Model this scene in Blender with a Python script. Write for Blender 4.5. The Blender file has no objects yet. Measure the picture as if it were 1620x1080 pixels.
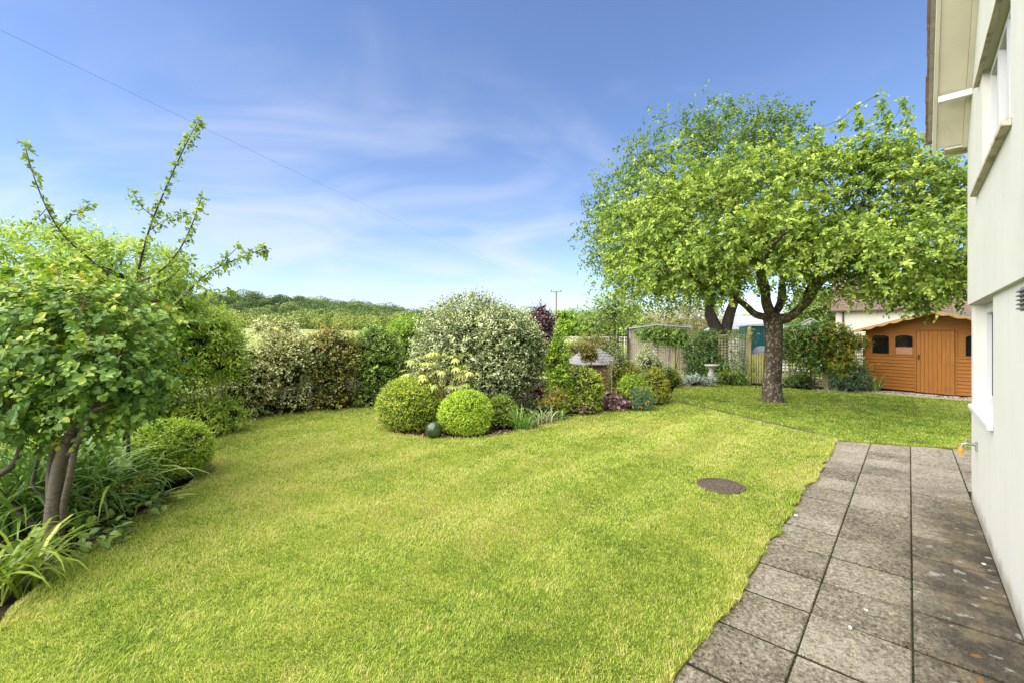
import bpy, math, random
import numpy as np
from mathutils import Vector, Matrix
from mathutils.geometry import tessellate_polygon

sc = bpy.context.scene
COL = sc.collection
RAD = math.radians
PI = math.pi
FPX, EYE, HORIZON = 685.0, 1.65, 530.0        # focal length in photo pixels, eye height, horizon row

# ------------------------------------------------------------------ camera
cam_d = bpy.data.cameras.new('camera')
cam = bpy.data.objects.new('camera', cam_d)
COL.objects.link(cam)
cam.location = (0, 0, EYE)
cam.rotation_euler = (RAD(90), 0, 0)
cam_d.sensor_width = 36
cam_d.lens = FPX / 1620 * 36
cam_d.shift_y = -10 / 1620
cam_d.clip_start = 0.05
cam_d.clip_end = 4000
sc.camera = cam

# ------------------------------------------------------------------ light, sky, exposure
TO_SUN = Vector((-0.72, -0.42, 1.0)).normalized()
SUN_EL = math.asin(TO_SUN.z)
SUN_ROT = math.atan2(TO_SUN.x, TO_SUN.y)
sun_d = bpy.data.lights.new('sun', 'SUN')
sun_d.energy = 1.5
sun_d.angle = RAD(100)
sun_d.color = (1.0, 0.95, 0.86)
sun = bpy.data.objects.new('sun', sun_d)
COL.objects.link(sun)
sun.rotation_euler = TO_SUN.to_track_quat('Z', 'Y').to_euler()
sun.location = (-20, -20, 40)

sc.view_settings.view_transform = 'Standard'
sc.view_settings.look = 'None'
sc.view_settings.exposure = 3.0
sc.view_settings.gamma = 1
sc.view_settings.use_curve_mapping = False


class NT:
    """small helper to wire node trees"""
    def __init__(self, tree):
        self.t = tree
        tree.nodes.clear()

    def n(self, kind, ins=None, **attrs):
        nd = self.t.nodes.new(kind)
        for k, v in attrs.items():
            setattr(nd, k, v)
        for k, v in (ins or {}).items():
            s = nd.inputs[k]
            if isinstance(v, bpy.types.NodeSocket):
                self.t.links.new(v, s)
            else:
                s.default_value = v
        return nd

    def math(self, op, a, b=0.0, clamp=False):
        return self.n('ShaderNodeMath', {0: a, 1: b}, operation=op, use_clamp=clamp).outputs[0]

    def ramp(self, fac, stops, interp='LINEAR'):
        nd = self.n('ShaderNodeValToRGB', {'Fac': fac})
        cr = nd.color_ramp
        cr.interpolation = interp
        while len(cr.elements) < len(stops):
            cr.elements.new(0.5)
        for e, (p, c) in zip(cr.elements, stops):
            e.position = p
            e.color = (c[0], c[1], c[2], 1) if len(c) == 3 else c
        return nd.outputs['Color']

    def mix(self, fac, a, b, blend='MIX'):
        nd = self.n('ShaderNodeMix', data_type='RGBA', blend_type=blend)
        for s, v in ((nd.inputs[0], fac), (nd.inputs[6], a), (nd.inputs[7], b)):
            if isinstance(v, bpy.types.NodeSocket):
                self.t.links.new(v, s)
            else:
                s.default_value = v if not isinstance(v, tuple) or len(v) == 4 else (*v, 1)
        return nd.outputs[2]


world = bpy.data.worlds.new('World')
sc.world = world
world.use_nodes = True
w = NT(world.node_tree)
sky = w.n('ShaderNodeTexSky', sky_type='NISHITA', sun_disc=False, sun_elevation=SUN_EL, sun_rotation=SUN_ROT,
          altitude=80, air_density=1.0, dust_density=0.6, ozone_density=3.0)
skyc = w.n('ShaderNodeHueSaturation', {'Color': sky.outputs[0], 'Saturation': 1.06, 'Value': 0.57, 'Hue': 0.508}).outputs[0]
tc = w.n('ShaderNodeTexCoord')
sep = w.n('ShaderNodeSeparateXYZ', {0: tc.outputs['Generated']})
zc = w.math('MAXIMUM', sep.outputs[2], 0.0)
den = w.math('ADD', zc, 0.22)
cu = w.math('DIVIDE', sep.outputs[0], den)
cv = w.math('DIVIDE', sep.outputs[1], den)
cvec = w.n('ShaderNodeCombineXYZ', {0: cu, 1: cv, 2: 0.0}).outputs[0]
mp = w.n('ShaderNodeMapping', {'Vector': cvec, 'Rotation': (0, 0, RAD(-52)), 'Scale': (1.0, 1.7, 1), 'Location': (7.3, 4.2, 0)})
n1 = w.n('ShaderNodeTexNoise', {'Vector': mp.outputs[0], 'Scale': 1.4, 'Detail': 5.0, 'Roughness': 0.47, 'Distortion': 0.8})
n2 = w.n('ShaderNodeTexNoise', {'Vector': cvec, 'Scale': 0.55, 'Detail': 2.0, 'Roughness': 0.5})
cl = w.math('ADD', w.math('MULTIPLY', n1.outputs['Fac'], 0.80), w.math('MULTIPLY', n2.outputs['Fac'], 0.28))
# more cloud low over the fields to the left of the garden, where the fair-weather bank lies
bank = w.n('ShaderNodeVectorMath', {0: tc.outputs['Generated'], 1: Vector((-0.30, 0.93, 0.22)).normalized()}, operation='DOT_PRODUCT')
bk = w.n('ShaderNodeMapRange', {'Value': bank.outputs['Value'], 'From Min': 0.80, 'From Max': 1.0, 'To Min': 0.0, 'To Max': 0.24}, interpolation_type='SMOOTHSTEP')
cl = w.math('ADD', cl, bk.outputs[0])
low = w.n('ShaderNodeMapRange', {'Value': sep.outputs[2], 'From Min': 0.0, 'From Max': 0.26, 'To Min': 0.07, 'To Max': 0.0}, interpolation_type='SMOOTHSTEP')
cl = w.math('ADD', cl, low.outputs[0])
hi_ = w.n('ShaderNodeMapRange', {'Value': sep.outputs[2], 'From Min': 0.22, 'From Max': 0.5, 'To Min': 0.0, 'To Max': -0.06}, interpolation_type='SMOOTHSTEP')
cl = w.math('ADD', cl, hi_.outputs[0])
cm = w.n('ShaderNodeMapRange', {'Value': cl, 'From Min': 0.54, 'From Max': 1.02, 'To Min': 0.0, 'To Max': 0.62}, interpolation_type='SMOOTHSTEP')
skymix = w.mix(cm.outputs[0], skyc, (2.3, 2.45, 2.9))
bg = w.n('ShaderNodeBackground', {'Color': skymix, 'Strength': 0.05})
wo = w.n('ShaderNodeOutputWorld')
world.node_tree.links.new(bg.outputs[0], wo.inputs[0])

cy = sc.cycles
cy.use_denoising = True
cy.max_bounces = 8
cy.diffuse_bounces = 5
cy.glossy_bounces = 2
cy.transmission_bounces = 5
cy.transparent_max_bounces = 4
cy.caustics_reflective = False
cy.caustics_refractive = False
cy.sample_clamp_indirect = 4


# ------------------------------------------------------------------ photo pixel -> place
def G(px, py):
    """the ground point under a photo pixel"""
    Y = FPX * EYE / (py - HORIZON)
    return np.array(((px - 810) / FPX * Y, Y, 0.0))


def P(px, py, Y):
    return np.array(((px - 810) / FPX * Y, Y, EYE - (py - HORIZON) / FPX * Y))


def S(n, Y):
    return n / FPX * Y


# ------------------------------------------------------------------ materials
def coords(t, kind='Object', scale=(1, 1, 1), rot=(0, 0, 0)):
    c = t.n('ShaderNodeTexCoord')
    return t.n('ShaderNodeMapping', {'Vector': c.outputs[kind], 'Scale': scale, 'Rotation': rot}).outputs[0]


def mat_new(name):
    m = bpy.data.materials.new(name)
    m.use_nodes = True
    t = NT(m.node_tree)
    out = t.n('ShaderNodeOutputMaterial')
    return m, t, out


def mat(name, c1, c2=None, scale=6.0, rough=0.8, bump=0.0, bscale=None, spec=0.3, stretch=(1, 1, 1), metallic=0.0, c3=None, detail=6.0, bdist=0.01):
    m, t, out = mat_new(name)
    c2 = c2 or c1
    v = coords(t, scale=stretch)
    nz = t.n('ShaderNodeTexNoise', {'Vector': v, 'Scale': scale, 'Detail': detail, 'Roughness': 0.6})
    stops = [(0.3, c1), (0.7, c2)] if c3 is None else [(0.28, c1), (0.5, c2), (0.72, c3)]
    col = t.ramp(nz.outputs['Fac'], stops)
    ins = {'Base Color': col, 'Roughness': rough, 'Specular IOR Level': spec, 'Metallic': metallic}
    if bump:
        nb = t.n('ShaderNodeTexNoise', {'Vector': v, 'Scale': bscale or scale * 4, 'Detail': 5.0, 'Roughness': 0.65})
        b = t.n('ShaderNodeBump', {'Height': nb.outputs['Fac'], 'Strength': bump, 'Distance': bdist})
        ins['Normal'] = b.outputs[0]
    p = t.n('ShaderNodeBsdfPrincipled', ins)
    t.t.links.new(p.outputs[0], out.inputs[0])
    return m


def mat_leaf(name, cols, rough=0.45, trans=0.3, spec=0.35, tmul=(1.15, 1.25, 0.6), gain=1.0):
    """leaf colours run along the leaf's own tint value"""
    m, t, out = mat_new(name)
    a = t.n('ShaderNodeAttribute', attribute_name='tint')
    k = len(cols)
    cols = [tuple(min(0.75, x * gain) for x in c) for c in cols]
    col = t.ramp(a.outputs['Fac'], [(i / max(1, k - 1), c) for i, c in enumerate(cols)])
    p = t.n('ShaderNodeBsdfPrincipled', {'Base Color': col, 'Roughness': rough, 'Specular IOR Level': spec})
    tcol = t.mix(1.0, col, (*tmul, 1), 'MULTIPLY')
    tr = t.n('ShaderNodeBsdfTranslucent', {'Color': tcol})
    mx = t.n('ShaderNodeMixShader', {0: trans, 1: p.outputs[0], 2: tr.outputs[0]})
    t.t.links.new(mx.outputs[0], out.inputs[0])
    return m


# ------------------------------------------------------------------ meshes
def mesh_obj(name, V, T, m, parent=None, tint=None, smooth=False, Q=None):
    """ONE mesh object from vertex, triangle and quad arrays"""
    V = np.asarray(V, dtype=np.float32).reshape(-1, 3)
    T = np.zeros((0, 3), np.int32) if T is None else np.asarray(T, dtype=np.int32).reshape(-1, 3)
    Q = np.zeros((0, 4), np.int32) if Q is None else np.asarray(Q, dtype=np.int32).reshape(-1, 4)
    me = bpy.data.meshes.new(name)
    me.vertices.add(len(V))
    me.vertices.foreach_set('co', V.ravel())
    li = np.concatenate([T.ravel(), Q.ravel()])
    me.loops.add(len(li))
    me.loops.foreach_set('vertex_index', li)
    nf = len(T) + len(Q)
    me.polygons.add(nf)
    tot = np.concatenate([np.full(len(T), 3, np.int32), np.full(len(Q), 4, np.int32)])
    st = np.concatenate([[0], np.cumsum(tot)[:-1]]).astype(np.int32) if nf else np.zeros(0, np.int32)
    me.polygons.foreach_set('loop_start', st)
    me.polygons.foreach_set('loop_total', tot)
    me.polygons.foreach_set('use_smooth', np.full(nf, bool(smooth)))
    me.update(calc_edges=True)
    if tint is not None:
        at = me.attributes.new('tint', 'FLOAT', 'POINT')
        at.data.foreach_set('value', np.clip(np.asarray(tint, dtype=np.float32), 0, 1))
    me.materials.append(m)
    o = bpy.data.objects.new(name, me)
    COL.objects.link(o)
    if parent is not None:
        o.parent = parent
    return o


class MB:
    """collects solids for one mesh"""
    def __init__(self):
        self.V, self.Q, self.T, self.A = [], [], [], []
        self.k = 0

    def add(self, V, Q=None, T=None, tint=0.5):
        V = np.asarray(V, float).reshape(-1, 3)
        self.V.append(V)
        if Q is not None and len(Q):
            self.Q.append(np.asarray(Q, int).reshape(-1, 4) + self.k)
        if T is not None and len(T):
            self.T.append(np.asarray(T, int).reshape(-1, 3) + self.k)
        self.A.append(np.full(len(V), tint) if np.isscalar(tint) else np.asarray(tint))
        self.k += len(V)

    def box(self, x0, x1, y0, y1, z0, z1, tint=0.5):
        V = [(x, y, z) for z in (z0, z1) for x, y in ((x0, y0), (x1, y0), (x1, y1), (x0, y1))]
        self.add(V, [(3, 2, 1, 0), (4, 5, 6, 7), (0, 1, 5, 4), (1, 2, 6, 5), (2, 3, 7, 6), (3, 0, 4, 7)], tint=tint)

    def bar(self, a, b, wd, ht, up=(0, 0, 1), tint=0.5):
        """a rectangular bar from a to b"""
        a, b, up = np.array(a, float), np.array(b, float), np.array(up, float)
        d = (b - a) / np.linalg.norm(b - a)
        s = np.cross(d, up)
        s /= np.linalg.norm(s)
        u = np.cross(s, d)
        V = [p + s * i * wd / 2 + u * j * ht / 2 for p in (a, b) for i, j in ((-1, -1), (1, -1), (1, 1), (-1, 1))]
        self.add(V, [(3, 2, 1, 0), (4, 5, 6, 7), (0, 1, 5, 4), (1, 2, 6, 5), (2, 3, 7, 6), (3, 0, 4, 7)], tint=tint)

    def prism(self, poly, axis, lo, hi, tint=0.5):
        """polygon of 2-D points extruded along axis ('y': poly is (x,z); 'z': poly is (x,y))"""
        n = len(poly)
        f = (lambda p, h: (p[0], h, p[1])) if axis == 'y' else ((lambda p, h: (p[0], p[1], h)) if axis == 'z' else (lambda p, h: (h, p[0], p[1])))
        V = [f(p, lo) for p in poly] + [f(p, hi) for p in poly]
        tri = tessellate_polygon([[Vector((p[0], p[1], 0)) for p in poly]])
        T = [tuple(t) for t in tri] + [(t[2] + n, t[1] + n, t[0] + n) for t in tri]
        Q = [(i, (i + 1) % n, (i + 1) % n + n, i + n) for i in range(n)]
        self.add(V, Q, T, tint)

    def tube(self, pts, radii, sides=8, cap=True, tint=0.5):
        pts = np.asarray(pts, float)
        n = len(pts)
        radii = np.full(n, radii) if np.isscalar(radii) else np.asarray(radii, float)
        tg = np.gradient(pts, axis=0)
        tg /= np.linalg.norm(tg, axis=1)[:, None] + 1e-9
        ref = np.array((0.0, 0, 1)) if abs(tg[0][2]) < 0.9 else np.array((1.0, 0, 0))
        s = np.cross(tg[0], ref)
        s /= np.linalg.norm(s)
        an = np.arange(sides) * 2 * PI / sides
        V = []
        for i in range(n):
            s = s - tg[i] * np.dot(s, tg[i])
            s /= np.linalg.norm(s) + 1e-9
            u = np.cross(tg[i], s)
            V.append(pts[i] + radii[i] * (np.cos(an)[:, None] * s + np.sin(an)[:, None] * u))
        V = np.concatenate(V)
        j = np.arange(sides)
        Q = np.concatenate([np.stack([i * sides + j, i * sides + (j + 1) % sides, (i + 1) * sides + (j + 1) % sides, (i + 1) * sides + j], 1) for i in range(n - 1)])
        T = []
        if cap:
            V = np.concatenate([V, pts[:1], pts[-1:]])
            a, b = n * sides, n * sides + 1
            T = [(a, (k + 1) % sides, k) for k in range(sides)] + [(b, (n - 1) * sides + k, (n - 1) * sides + (k + 1) % sides) for k in range(sides)]
        self.add(V, Q, T, tint)

    def lathe(self, prof, c=(0, 0, 0), sides=24, tint=0.5):
        """profile of (radius, z)"""
        an = np.arange(sides) * 2 * PI / sides
        V = np.concatenate([np.stack([c[0] + r * np.cos(an), c[1] + r * np.sin(an), np.full(sides, c[2] + z)], 1) for r, z in prof])
        j = np.arange(sides)
        Q = np.concatenate([np.stack([i * sides + j, i * sides + (j + 1) % sides, (i + 1) * sides + (j + 1) % sides, (i + 1) * sides + j], 1) for i in range(len(prof) - 1)])
        self.add(V, Q, tint=tint)

    def build(self, name, m, parent=None, smooth=False):
        return mesh_obj(name, np.concatenate(self.V), np.concatenate(self.T) if self.T else None, m, parent,
                        np.concatenate(self.A), smooth, np.concatenate(self.Q) if self.Q else None)


def tag(o, label=None, cat=None, group=None, kind=None):
    if label: o['label'] = label
    if cat: o['category'] = cat
    if group: o['group'] = group
    if kind: o['kind'] = kind
    return o


def thing(name, label, cat, loc=(0, 0, 0), rz=0.0, group=None):
    o = bpy.data.objects.new(name, None)
    COL.objects.link(o)
    o.location = loc
    o.rotation_euler = (0, 0, rz)
    o.empty_display_size = 0.2
    return tag(o, label, cat, group)


def copy_tree(o, loc, rz=None, label=None):
    c = o.copy()
    COL.objects.link(c)
    c.location = loc
    if rz is not None:
        c.rotation_euler = (0, 0, rz)
    if label:
        c['label'] = label
    for ch in list(o.children):
        d = ch.copy()
        COL.objects.link(d)
        d.parent = c
        for g in list(ch.children):
            e = g.copy()
            COL.objects.link(e)
            e.parent = d
    return c


# ------------------------------------------------------------------ numpy noise
def unit(a):
    return a / (np.linalg.norm(a, axis=-1, keepdims=True) + 1e-9)


def vnoise(x, y, scale, seed=0):
    g = np.random.default_rng(1000 + seed).random((257, 257))
    x, y = np.asarray(x) * scale + 91.3, np.asarray(y) * scale + 47.7
    xi, yi = np.floor(x).astype(int), np.floor(y).astype(int)
    fx, fy = x - xi, y - yi
    fx, fy = fx * fx * (3 - 2 * fx), fy * fy * (3 - 2 * fy)
    xi, yi = xi % 256, yi % 256
    return (g[xi, yi] * (1 - fx) + g[xi + 1, yi] * fx) * (1 - fy) + (g[xi, yi + 1] * (1 - fx) + g[xi + 1, yi + 1] * fx) * fy


def fbm(x, y, scale, seed=0, oct=4):
    s, a, tot = 0, 1.0, 0
    for i in range(oct):
        s = s + a * vnoise(x, y, scale * 2 ** i, seed + i)
        tot += a
        a *= 0.5
    return s / tot


def inside(poly, x, y):
    poly = np.asarray(poly)
    r = np.zeros(len(x), bool)
    j = len(poly) - 1
    for i in range(len(poly)):
        xi, yi = poly[i][:2]
        xj, yj = poly[j][:2]
        c = ((yi > y) != (yj > y)) & (x < (xj - xi) * (y - yi) / (yj - yi + 1e-12) + xi)
        r ^= c
        j = i
    return r


# ------------------------------------------------------------------ leaves
def leaf_tpl(prof, fold=0.12, droop=0.15, spine=False):
    """prof: (t, half width) between base and tip; leaf along +Y, unit length"""
    V = [(0, 0, 0)]
    T = []
    prev = None
    for t, wd in prof:
        z = -droop * t * t
        i = len(V)
        V += [(-wd, t, z + fold * wd), (wd, t, z + fold * wd)]
        if spine:
            V.append((0, t, z))
            if prev is None:
                T += [(0, i + 2, i), (0, i + 1, i + 2)]
            else:
                p = prev
                T += [(p, p + 2, i + 2), (p, i + 2, i), (p + 2, p + 1, i + 1), (p + 2, i + 1, i + 2)]
        else:
            if prev is None:
                T += [(0, i + 1, i)]
            else:
                p = prev
                T += [(p, p + 1, i + 1), (p, i + 1, i)]
        prev = i
    e = len(V)
    V.append((0, 1, -droop))
    if spine:
        T += [(prev, prev + 2, e), (prev + 2, prev + 1, e)]
    else:
        T += [(prev, prev + 1, e)]
    return np.array(V, float), np.array(T, int)


OVAL = leaf_tpl([(0.3, 0.26), (0.68, 0.24)])
OVAL2 = leaf_tpl([(0.42, 0.30)], fold=0.35)
ROUND = leaf_tpl([(0.14, 0.26), (0.42, 0.42), (0.75, 0.30)], fold=0.3, droop=0.22, spine=True)
APPLE = leaf_tpl([(0.2, 0.22), (0.5, 0.32), (0.8, 0.18)], fold=0.35, droop=0.3)
NARROW = leaf_tpl([(0.3, 0.13), (0.65, 0.11)], droop=0.3)
PALM = None


def place(tpl, pos, d, nrm, scale, tint, rng=None, wvar=0.0):
    tv, tt = tpl
    n = len(pos)
    d = unit(d)
    x = np.cross(d, nrm)
    x = unit(x)
    z = np.cross(x, d)
    sc_ = scale[:, None, None]
    V = pos[:, None, :] + sc_ * (tv[None, :, 0, None] * x[:, None, :] + tv[None, :, 1, None] * d[:, None, :] + tv[None, :, 2, None] * z[:, None, :])
    T = (tt[None] + (np.arange(n) * len(tv))[:, None, None]).reshape(-1, 3)
    return V.reshape(-1, 3), T, np.repeat(tint, len(tv))


def sph(rng, n):
    return unit(rng.normal(size=(n, 3)))


def lump(rng, dirs, amp, nl=26, k=14.0):
    c = sph(rng, nl)
    a = rng.uniform(-0.6, 1.0, nl) * amp
    f = np.ones(len(dirs))
    for ci, ai in zip(c, a):
        f += ai * np.exp(k * (dirs @ ci - 1))
    return f


def blob_points(rng, n, blobs, depth=0.35, amp=0.2, k=14.0, nl=26, zmin=0.0, reject=0.72, power=1.5):
    """points in the outer part of a union of uneven ellipsoids, with outward directions"""
    wts = np.array([b[1][0] * b[1][1] + b[1][0] * b[1][2] + b[1][1] * b[1][2] for b in blobs])
    wts = wts / wts.sum()
    PP, NN = [], []
    for bi, (c, r) in enumerate(blobs):
        c, r = np.array(c, float), np.array(r, float)
        m = int(n * wts[bi] * 1.25) + 4
        d = sph(rng, m)
        f = lump(rng, d, amp, nl, k)
        rho = f * (1 - depth * rng.random(m) ** power)
        p = c + d * r * rho[:, None]
        ok = p[:, 2] > zmin
        for bj, (c2, r2) in enumerate(blobs):
            if bj != bi:
                ok &= np.linalg.norm((p - np.array(c2)) / np.array(r2), axis=1) > reject
        PP.append(p[ok])
        NN.append(unit(d / r)[ok])
    return np.concatenate(PP), np.concatenate(NN)


def shoot_leaves(rng, p, nr, L, nleaf, size, up=0.4, spread=0.5, ang=55, droop=0.0, t0=0.12, tbase=0.45, tvar=0.35, ttip=0.25, svar=0.3):
    """leafy twigs starting at p: leaf positions, directions, normals, sizes and tints, and the twigs themselves"""
    n = len(p)
    d = unit(nr + np.array((0, 0, up)) + spread * rng.normal(size=(n, 3)))
    Ls = L * rng.uniform(0.6, 1.3, n)
    ref = np.where(np.abs(d[:, 2:3]) < 0.9, np.array([[0, 0, 1.0]]), np.array([[1.0, 0, 0]]))
    s = unit(np.cross(d, ref))
    u = np.cross(s, d)
    ph0 = rng.uniform(0, 2 * PI, n)
    shade = rng.normal(0, tvar * 0.5, n)
    A = []
    for i in range(nleaf):
        t = t0 + (1 - t0) * i / max(1, nleaf - 1)
        ph = ph0 + 2.4 * i + rng.normal(0, 0.3, n)
        rad = np.cos(ph)[:, None] * s + np.sin(ph)[:, None] * u
        a = RAD(ang) * (1.15 - 0.5 * t) + rng.normal(0, 0.18, n)
        q = p + d * (Ls * t)[:, None] - np.array((0, 0, 1.0)) * (droop * (Ls * t) ** 2 / L)[:, None]
        ld = d * np.cos(a)[:, None] + rad * np.sin(a)[:, None]
        ld[:, 2] -= droop * 0.5
        ln = d * 0.7 + np.array((0, 0, 0.8)) + 0.35 * rng.normal(size=(n, 3))
        sz = size * rng.uniform(1 - svar, 1 + svar, n) * (1.05 - 0.4 * t)
        ti = tbase + shade + rng.normal(0, tvar * 0.4, n) + ttip * (t - 0.5)
        A.append((q, ld, ln, sz, ti))
    return [np.concatenate([a[j] for a in A]) for j in range(5)]


# ------------------------------------------------------------------ woody plants
def grow(rng, chains, tips, step=0.35, wob=0.05, r_tip=0.004, e=2.3, rmin=None, sag=0.0):
    """chains: (parent node or -1, points, radii). tips are joined one by one to the nearest wood. Returns limb chains."""
    pos, par, fix = [], [], []
    for pa, pts, rad in chains:
        prev = pa
        for q, r in zip(pts, rad):
            pos.append(np.array(q, float))
            par.append(prev)
            fix.append(r)
            prev = len(pos) - 1
    root = pos[len(chains[0][1]) - 1]
    order = np.argsort(np.linalg.norm(tips - root, axis=1))
    firsts = len(chains[0][1]) // 2
    for ti in order:
        t = tips[ti]
        arr = np.array(pos)
        dv = t - arr
        dist = np.linalg.norm(dv, axis=1)
        inw = np.linalg.norm(arr - root, axis=1)
        cost = dist + 0.25 * inw + 0.35 * np.maximum(0, arr[:, 2] - t[2])
        cost[:firsts] += 50
        b = int(np.argmin(cost))
        p0 = arr[b]
        pb = par[b]
        pd = unit(p0 - arr[pb]) if pb >= 0 else np.array((0, 0, 1.0))
        ln = dist[b]
        k = max(1, int(ln / step))
        mid = p0 + pd * ln * 0.35 + np.array((0, 0, 0.06 * ln))
        prev = b
        for i in range(1, k + 1):
            s = i / k
            q = (1 - s) ** 2 * p0 + 2 * s * (1 - s) * mid + s * s * t
            if i < k:
                q = q + rng.normal(size=3) * wob * min(1, ln)
            pos.append(q)
            par.append(prev)
            fix.append(0)
            prev = len(pos) - 1
    n = len(pos)
    pos = np.array(pos)
    rad = np.zeros(n)
    acc = np.zeros(n)
    for i in range(n - 1, -1, -1):
        rad[i] = max(r_tip, acc[i] ** (1 / e))
        if par[i] >= 0:
            acc[par[i]] += rad[i] ** e
    fix = np.array(fix)
    rad = np.where(fix > 0, fix, rad)
    kids = [[] for _ in range(n)]
    for i in range(n):
        if par[i] >= 0:
            kids[par[i]].append(i)
    out = []
    starts = [(-1, i) for i in range(n) if par[i] < 0]
    while starts:
        pa, i = starts.pop()
        ch, rr = ([], []) if pa < 0 else ([pos[pa]], [min(rad[pa], rad[i] * 1.15)])
        while True:
            ch.append(pos[i])
            rr.append(rad[i] if not rr else min(rad[i], rr[-1]) if fix[i] == 0 else rad[i])
            ks = sorted(kids[i], key=lambda j: -rad[j])
            if not ks:
                break
            for j in ks[1:]:
                starts.append((i, j))
            i = ks[0]
        if len(ch) > 1:
            out.append((np.array(ch), np.array(rr)))
    return out, pos, par


def limbs_to(mbs, chains, cut):
    """thick chains into the first mesh, thin ones into the second"""
    for pts, rr in chains:
        big = rr.max() > cut
        sides = 14 if rr.max() > 0.08 else 7 if rr.max() > 0.02 else 4
        mbs[0 if big else 1].tube(pts, rr, sides, cap=False)


def smooth_path(pts, k=4):
    pts = [np.array(p, float) for p in pts]
    out = []
    for i in range(len(pts) - 1):
        p0 = pts[max(0, i - 1)]; p1 = pts[i]; p2 = pts[i + 1]; p3 = pts[min(len(pts) - 1, i + 2)]
        for j in range(k):
            t = j / k
            out.append(0.5 * (2 * p1 + (p2 - p0) * t + (2 * p0 - 5 * p1 + 4 * p2 - p3) * t * t + (3 * p1 - p0 - 3 * p2 + p3) * t ** 3))
    out.append(pts[-1])
    return np.array(out)

# ================================================================== THE GROUND
def place_uv(u, v):
    """house frame: u runs along the gable wall away from the camera, v out of the wall"""
    return np.array((4.809 + 0.676 * u - 0.737 * v, 4.556 + 0.737 * u + 0.676 * v))


def uv_of(x, y):
    a, b = x - 4.809, y - 4.556
    return 0.676 * a + 0.737 * b, -0.737 * a + 0.676 * b


def field_z(x, y):
    t = np.clip((y - 24) / 130, 0, 1)
    side = np.clip(0.62 - x / 160, 0.15, 1.15)
    return -0.12 + t * 3.6 * side


# lawn outline, walked round its edge
lawn_px = [(0, 985), (60, 930), (112, 878), (200, 828), (285, 775), (335, 735), (338, 700), (318, 678), (345, 664), (400, 655), (470, 645), (545, 634), (585, 628), (612, 623), (640, 620)]
isle_px = [(622, 632), (600, 646), (598, 668), (622, 684), (680, 692), (742, 693), (800, 686), (860, 672), (920, 655), (1000, 644), (1045, 637), (1062, 630)]
back_px = [(1068, 611), (1120, 609), (1180, 609), (1290, 617), (1350, 620), (1392, 622), (1450, 627), (1534, 634)]
LAWN = [(-2.2, -2.5), (-2.55, 0.8)] + [tuple(G(*p)[:2]) for p in lawn_px + isle_px + back_px]
LAWN += [(13.5, 10.2), (13.2, 8.0), tuple(place_uv(3.9, -4.2)), tuple(place_uv(2.55, -0.2)), tuple(place_uv(2.22, 0.45)), tuple(place_uv(2.02, 0.9)), tuple(place_uv(1.9, 1.3))]
LAWN += [tuple(place_uv(u, 1.275 + 0.11 * (float(fbm(u, 3.3, 2.3, 88, 4)) - 0.5))) for u in np.arange(1.6, -9.2, -0.07)]
LAWN = LAWN[::-1]


def lawn_colours(t, v, darker=False):
    a = t.n('ShaderNodeTexNoise', {'Vector': v, 'Scale': 0.9, 'Detail': 5.0, 'Roughness': 0.65})
    b = t.n('ShaderNodeTexNoise', {'Vector': v, 'Scale': 60.0, 'Detail': 3.0, 'Roughness': 0.7})
    f = t.math('ADD', t.math('MULTIPLY', a.outputs['Fac'], 0.55), t.math('MULTIPLY', b.outputs['Fac'], 0.5))
    return t.ramp(f, [(0.35, (0.060, 0.080, 0.012)), (0.52, (0.15, 0.19, 0.026)), (0.68, (0.27, 0.27, 0.05))])


m_lawn, t, out = mat_new('turf')
v = coords(t)
col = lawn_colours(t, v)
nb = t.n('ShaderNodeTexNoise', {'Vector': v, 'Scale': 90.0, 'Detail': 4.0})
bp = t.n('ShaderNodeBump', {'Height': nb.outputs['Fac'], 'Strength': 0.8, 'Distance': 0.02})
p = t.n('ShaderNodeBsdfPrincipled', {'Base Color': col, 'Roughness': 0.9, 'Specular IOR Level': 0.1, 'Normal': bp.outputs[0]})
t.t.links.new(p.outputs[0], out.inputs[0])

mb = MB()
mb.prism(LAWN, 'z', -0.09, 0.0)
tag(mb.build('lawn', m_lawn), kind='structure')

# soil of the borders and the island bed, a little lower than the turf
gx = np.linspace(-9.5, 15, 145)
gy = np.linspace(-4, 17, 113)
XX, YY = np.meshgrid(gx, gy, indexing='ij')
ZZ = -0.045 + 0.035 * (fbm(XX, YY, 2.6, 5) - 0.5)
ii, jj = np.meshgrid(np.arange(144), np.arange(112), indexing='ij')
q = (ii * 113 + jj).ravel()
Qg = np.stack([q, q + 113, q + 114, q + 1], 1)
m_soil = mat('bed soil', (0.018, 0.012, 0.006), (0.052, 0.037, 0.021), 9, 0.95, 1.0, 35, 0.1, bdist=0.03, c3=(0.095, 0.072, 0.044))
tag(mesh_obj('soil', np.stack([XX.ravel(), YY.ravel(), ZZ.ravel()], 1), None, m_soil, Q=Qg, smooth=True), kind='structure')

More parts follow.
